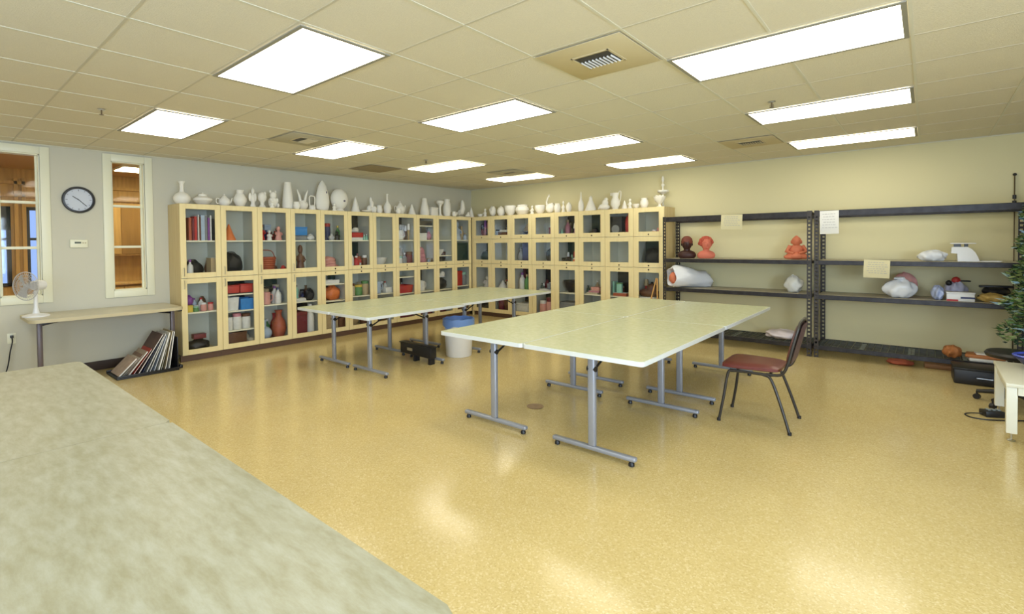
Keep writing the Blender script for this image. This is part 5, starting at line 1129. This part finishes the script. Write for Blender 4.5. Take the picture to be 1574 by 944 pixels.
# ------------------------------------------------------------------ artificial tree
t = thing('artificial_tree', 'green artificial tree with pale blue leaves beside the second rack', 'tree', (8.74, -1.16, 0))
MB().cyl((0, 0, .02), (0, 0, 1.8), .03, .012, seg=10).build('trunk', mat('tree_pole', (.05, .04, .025), rough=.7), t)
MB().lathe([(.19, .001), (.19, .01), (.03, .03)], seg=20).build('base', BLACKM, t)
rnd = random.Random(5)
def leafset(n, mats, sz, seed, zlo=.26, zhi=1.95, R0=.50):
    rn = random.Random(seed); m = MB()
    for k in range(n):
        q = rn.random()**.8; z = zlo+(zhi-zlo)*q; R = R0*(1-.38*q)*(.55+.5*rn.random()**.5)*(1+.10*math.sin(z*22)); a = rn.uniform(0, 2*PI)
        c = Vector((R*math.cos(a), R*math.sin(a), z-.12*R)); d = Vector((math.cos(a)+rn.uniform(-.7, .7), math.sin(a)+rn.uniform(-.7, .7), rn.uniform(-.4, .6))).normalized()
        sd_ = d.cross(Vector((rn.uniform(-1, 1), rn.uniform(-1, 1), rn.uniform(.2, 1)))).normalized(); up = d.cross(sd_); s_ = sz*rn.uniform(.7, 1.3)
        p = [c-d*s_, c-d*s_*.2+sd_*s_*.38+up*s_*.08, c+d*s_, c-d*s_*.2-sd_*s_*.38+up*s_*.08, c+up*s_*.02]
        m.add([tuple(x) for x in p], [(0, 1, 4), (1, 2, 4), (2, 3, 4), (3, 0, 4)], rn.randrange(len(mats)))
    return m
gm = [mat('leaf_green', (.05, .13, .03), rough=.6), mat('leaf_olive', (.20, .26, .08), rough=.6), mat('leaf_dark', (.015, .04, .02), rough=.6)]
fol = leafset(11000, gm, .026, 1, zlo=.55).build('foliage', gm, t)
br = MB()
for k in range(110):
    q = k/110; z = .58+1.3*q; R = .46*(1-.38*q); a = k*2.4; br.tube([(0, 0, z), (R*.5*math.cos(a), R*.5*math.sin(a), z+.02), (R*math.cos(a), R*math.sin(a), z-.05)], [.006, .004, .002], seg=4)
br.build('branches', gm[2], t)
bmx = [mat('leaf_frost_blue', (.30, .46, .58), rough=.4), mat('leaf_mint', (.40, .55, .48), rough=.4)]
leafset(650, bmx, .042, 2, R0=.52, zlo=.6).build('pale_leaves', bmx, t)

# ------------------------------------------------------------------ low white table, blue tub, stool, power strip
t = thing('low_white_table', 'low white table with adjustable feet near the tree, holding a blue tub', 'table', (8.62, -2.45, 0))
CW = mat('cream_white_paint', (.80, .79, .66), rough=.35)
tp = MB().box(-.5, .5, -.45, .45, .405, .435, bev=.008).build('tabletop', CW, t)
for sx in (-1, 1):
    for sy in (-1, 1):
        lg = MB().box(sx*.465-.03, sx*.465+.03, sy*.40-.03, sy*.40+.03, .06, .4045, bev=.004).build('leg', CW, t)
        MB().cyl((sx*.465, sy*.40, .012), (sx*.465, sy*.40, .06), .007, seg=8).lathe([(.022, .0005), (.024, .005), (.008, .013)], c=(sx*.465, sy*.40, 0), seg=14).build('levelling_foot', CHROME, lg)
m = MB().box(-.435, .435, -.44, -.42, .35, .4045).box(-.435, .435, .42, .44, .35, .4045).box(-.485, -.465, -.37, .37, .35, .4045).box(.465, .485, -.37, .37, .35, .4045)
m.build('apron', CW, t)
t = thing('blue_tub', 'shallow blue-rimmed tub on the low white table', 'tub', (8.56, -2.22, .4355))
MB().lathe([(.24, .0), (.28, .03), (.33, .085), (.345, .09), (.345, .10), (.32, .102), (.26, .03), (.01, .022)], seg=48, sy=.62).build('body', cm('navy', .25), t)
MB().lathe([(.345, .1025), (.35, .108), (.34, .114), (.32, .108), (.32, .1025)], seg=48, sy=.62, caps=False).build('rim', mat('bright_blue_plastic', (.06, .10, .62), rough=.25), t)
MB().lathe([(.25, .031), (.30, .085), (.295, .088), (.24, .037), (.01, .035)], seg=40, sy=.6).build('white_lining', mat('pale_blue_plastic', (.66, .72, .88), rough=.3), t)
t = thing('swivel_stool', 'black swivel stool on casters behind the low white table', 'stool', (8.29, -1.76, 0), .35)
MB().lathe([(.17, .43), (.205, .44), (.215, .465), (.20, .485), (.10, .495), (.01, .497)], seg=32).build('seat', BLACKM, t)
MB().cyl((0, 0, .10), (0, 0, .43), .022, seg=14).build('column', BLACKM, t)
for k in range(5):
    a = 2*PI*k/5+.55+PI/5; c, s_ = math.cos(a), math.sin(a)
    lg = MB().tube([(0, 0, .115), (.15*c, .15*s_, .10), (.27*c, .27*s_, .075)], [.026, .022, .016], seg=8).build('base_arm', BLACKM, t)
    MB().cyl((.27*c-.016*s_, .27*s_+.016*c, .026), (.27*c+.016*s_, .27*s_-.016*c, .026), .0255, seg=14).cyl((.27*c, .27*s_, .03), (.27*c, .27*s_, .075), .008, seg=8).build('caster', BLACKM, lg)
t = thing('power_adapter', 'black power adapter with a looped cable on the floor by the white table leg', 'adapter', (8.10, -2.22, 0), .5)
MB().box(-.07, .07, -.045, .045, .001, .05, bev=.008).build('housing', BLACKM, t)
MB().tube([(-.07, .0, .02), (-.13, .03, .01), (-.19, .01, .006), (-.20, -.07, .006), (-.12, -.12, .006), (0, -.12, .006), (.15, -.10, .006), (.5, -.05, .006)], .005, seg=6, sub=4).build('cable', BLACKM, t)
for k in range(3): MB().box(-.04+k*.035, -.02+k*.035, -.02, .02, .0505, .062, bev=.003).build('socket', mat('grey_socket', (.25, .28, .27), rough=.4), t)
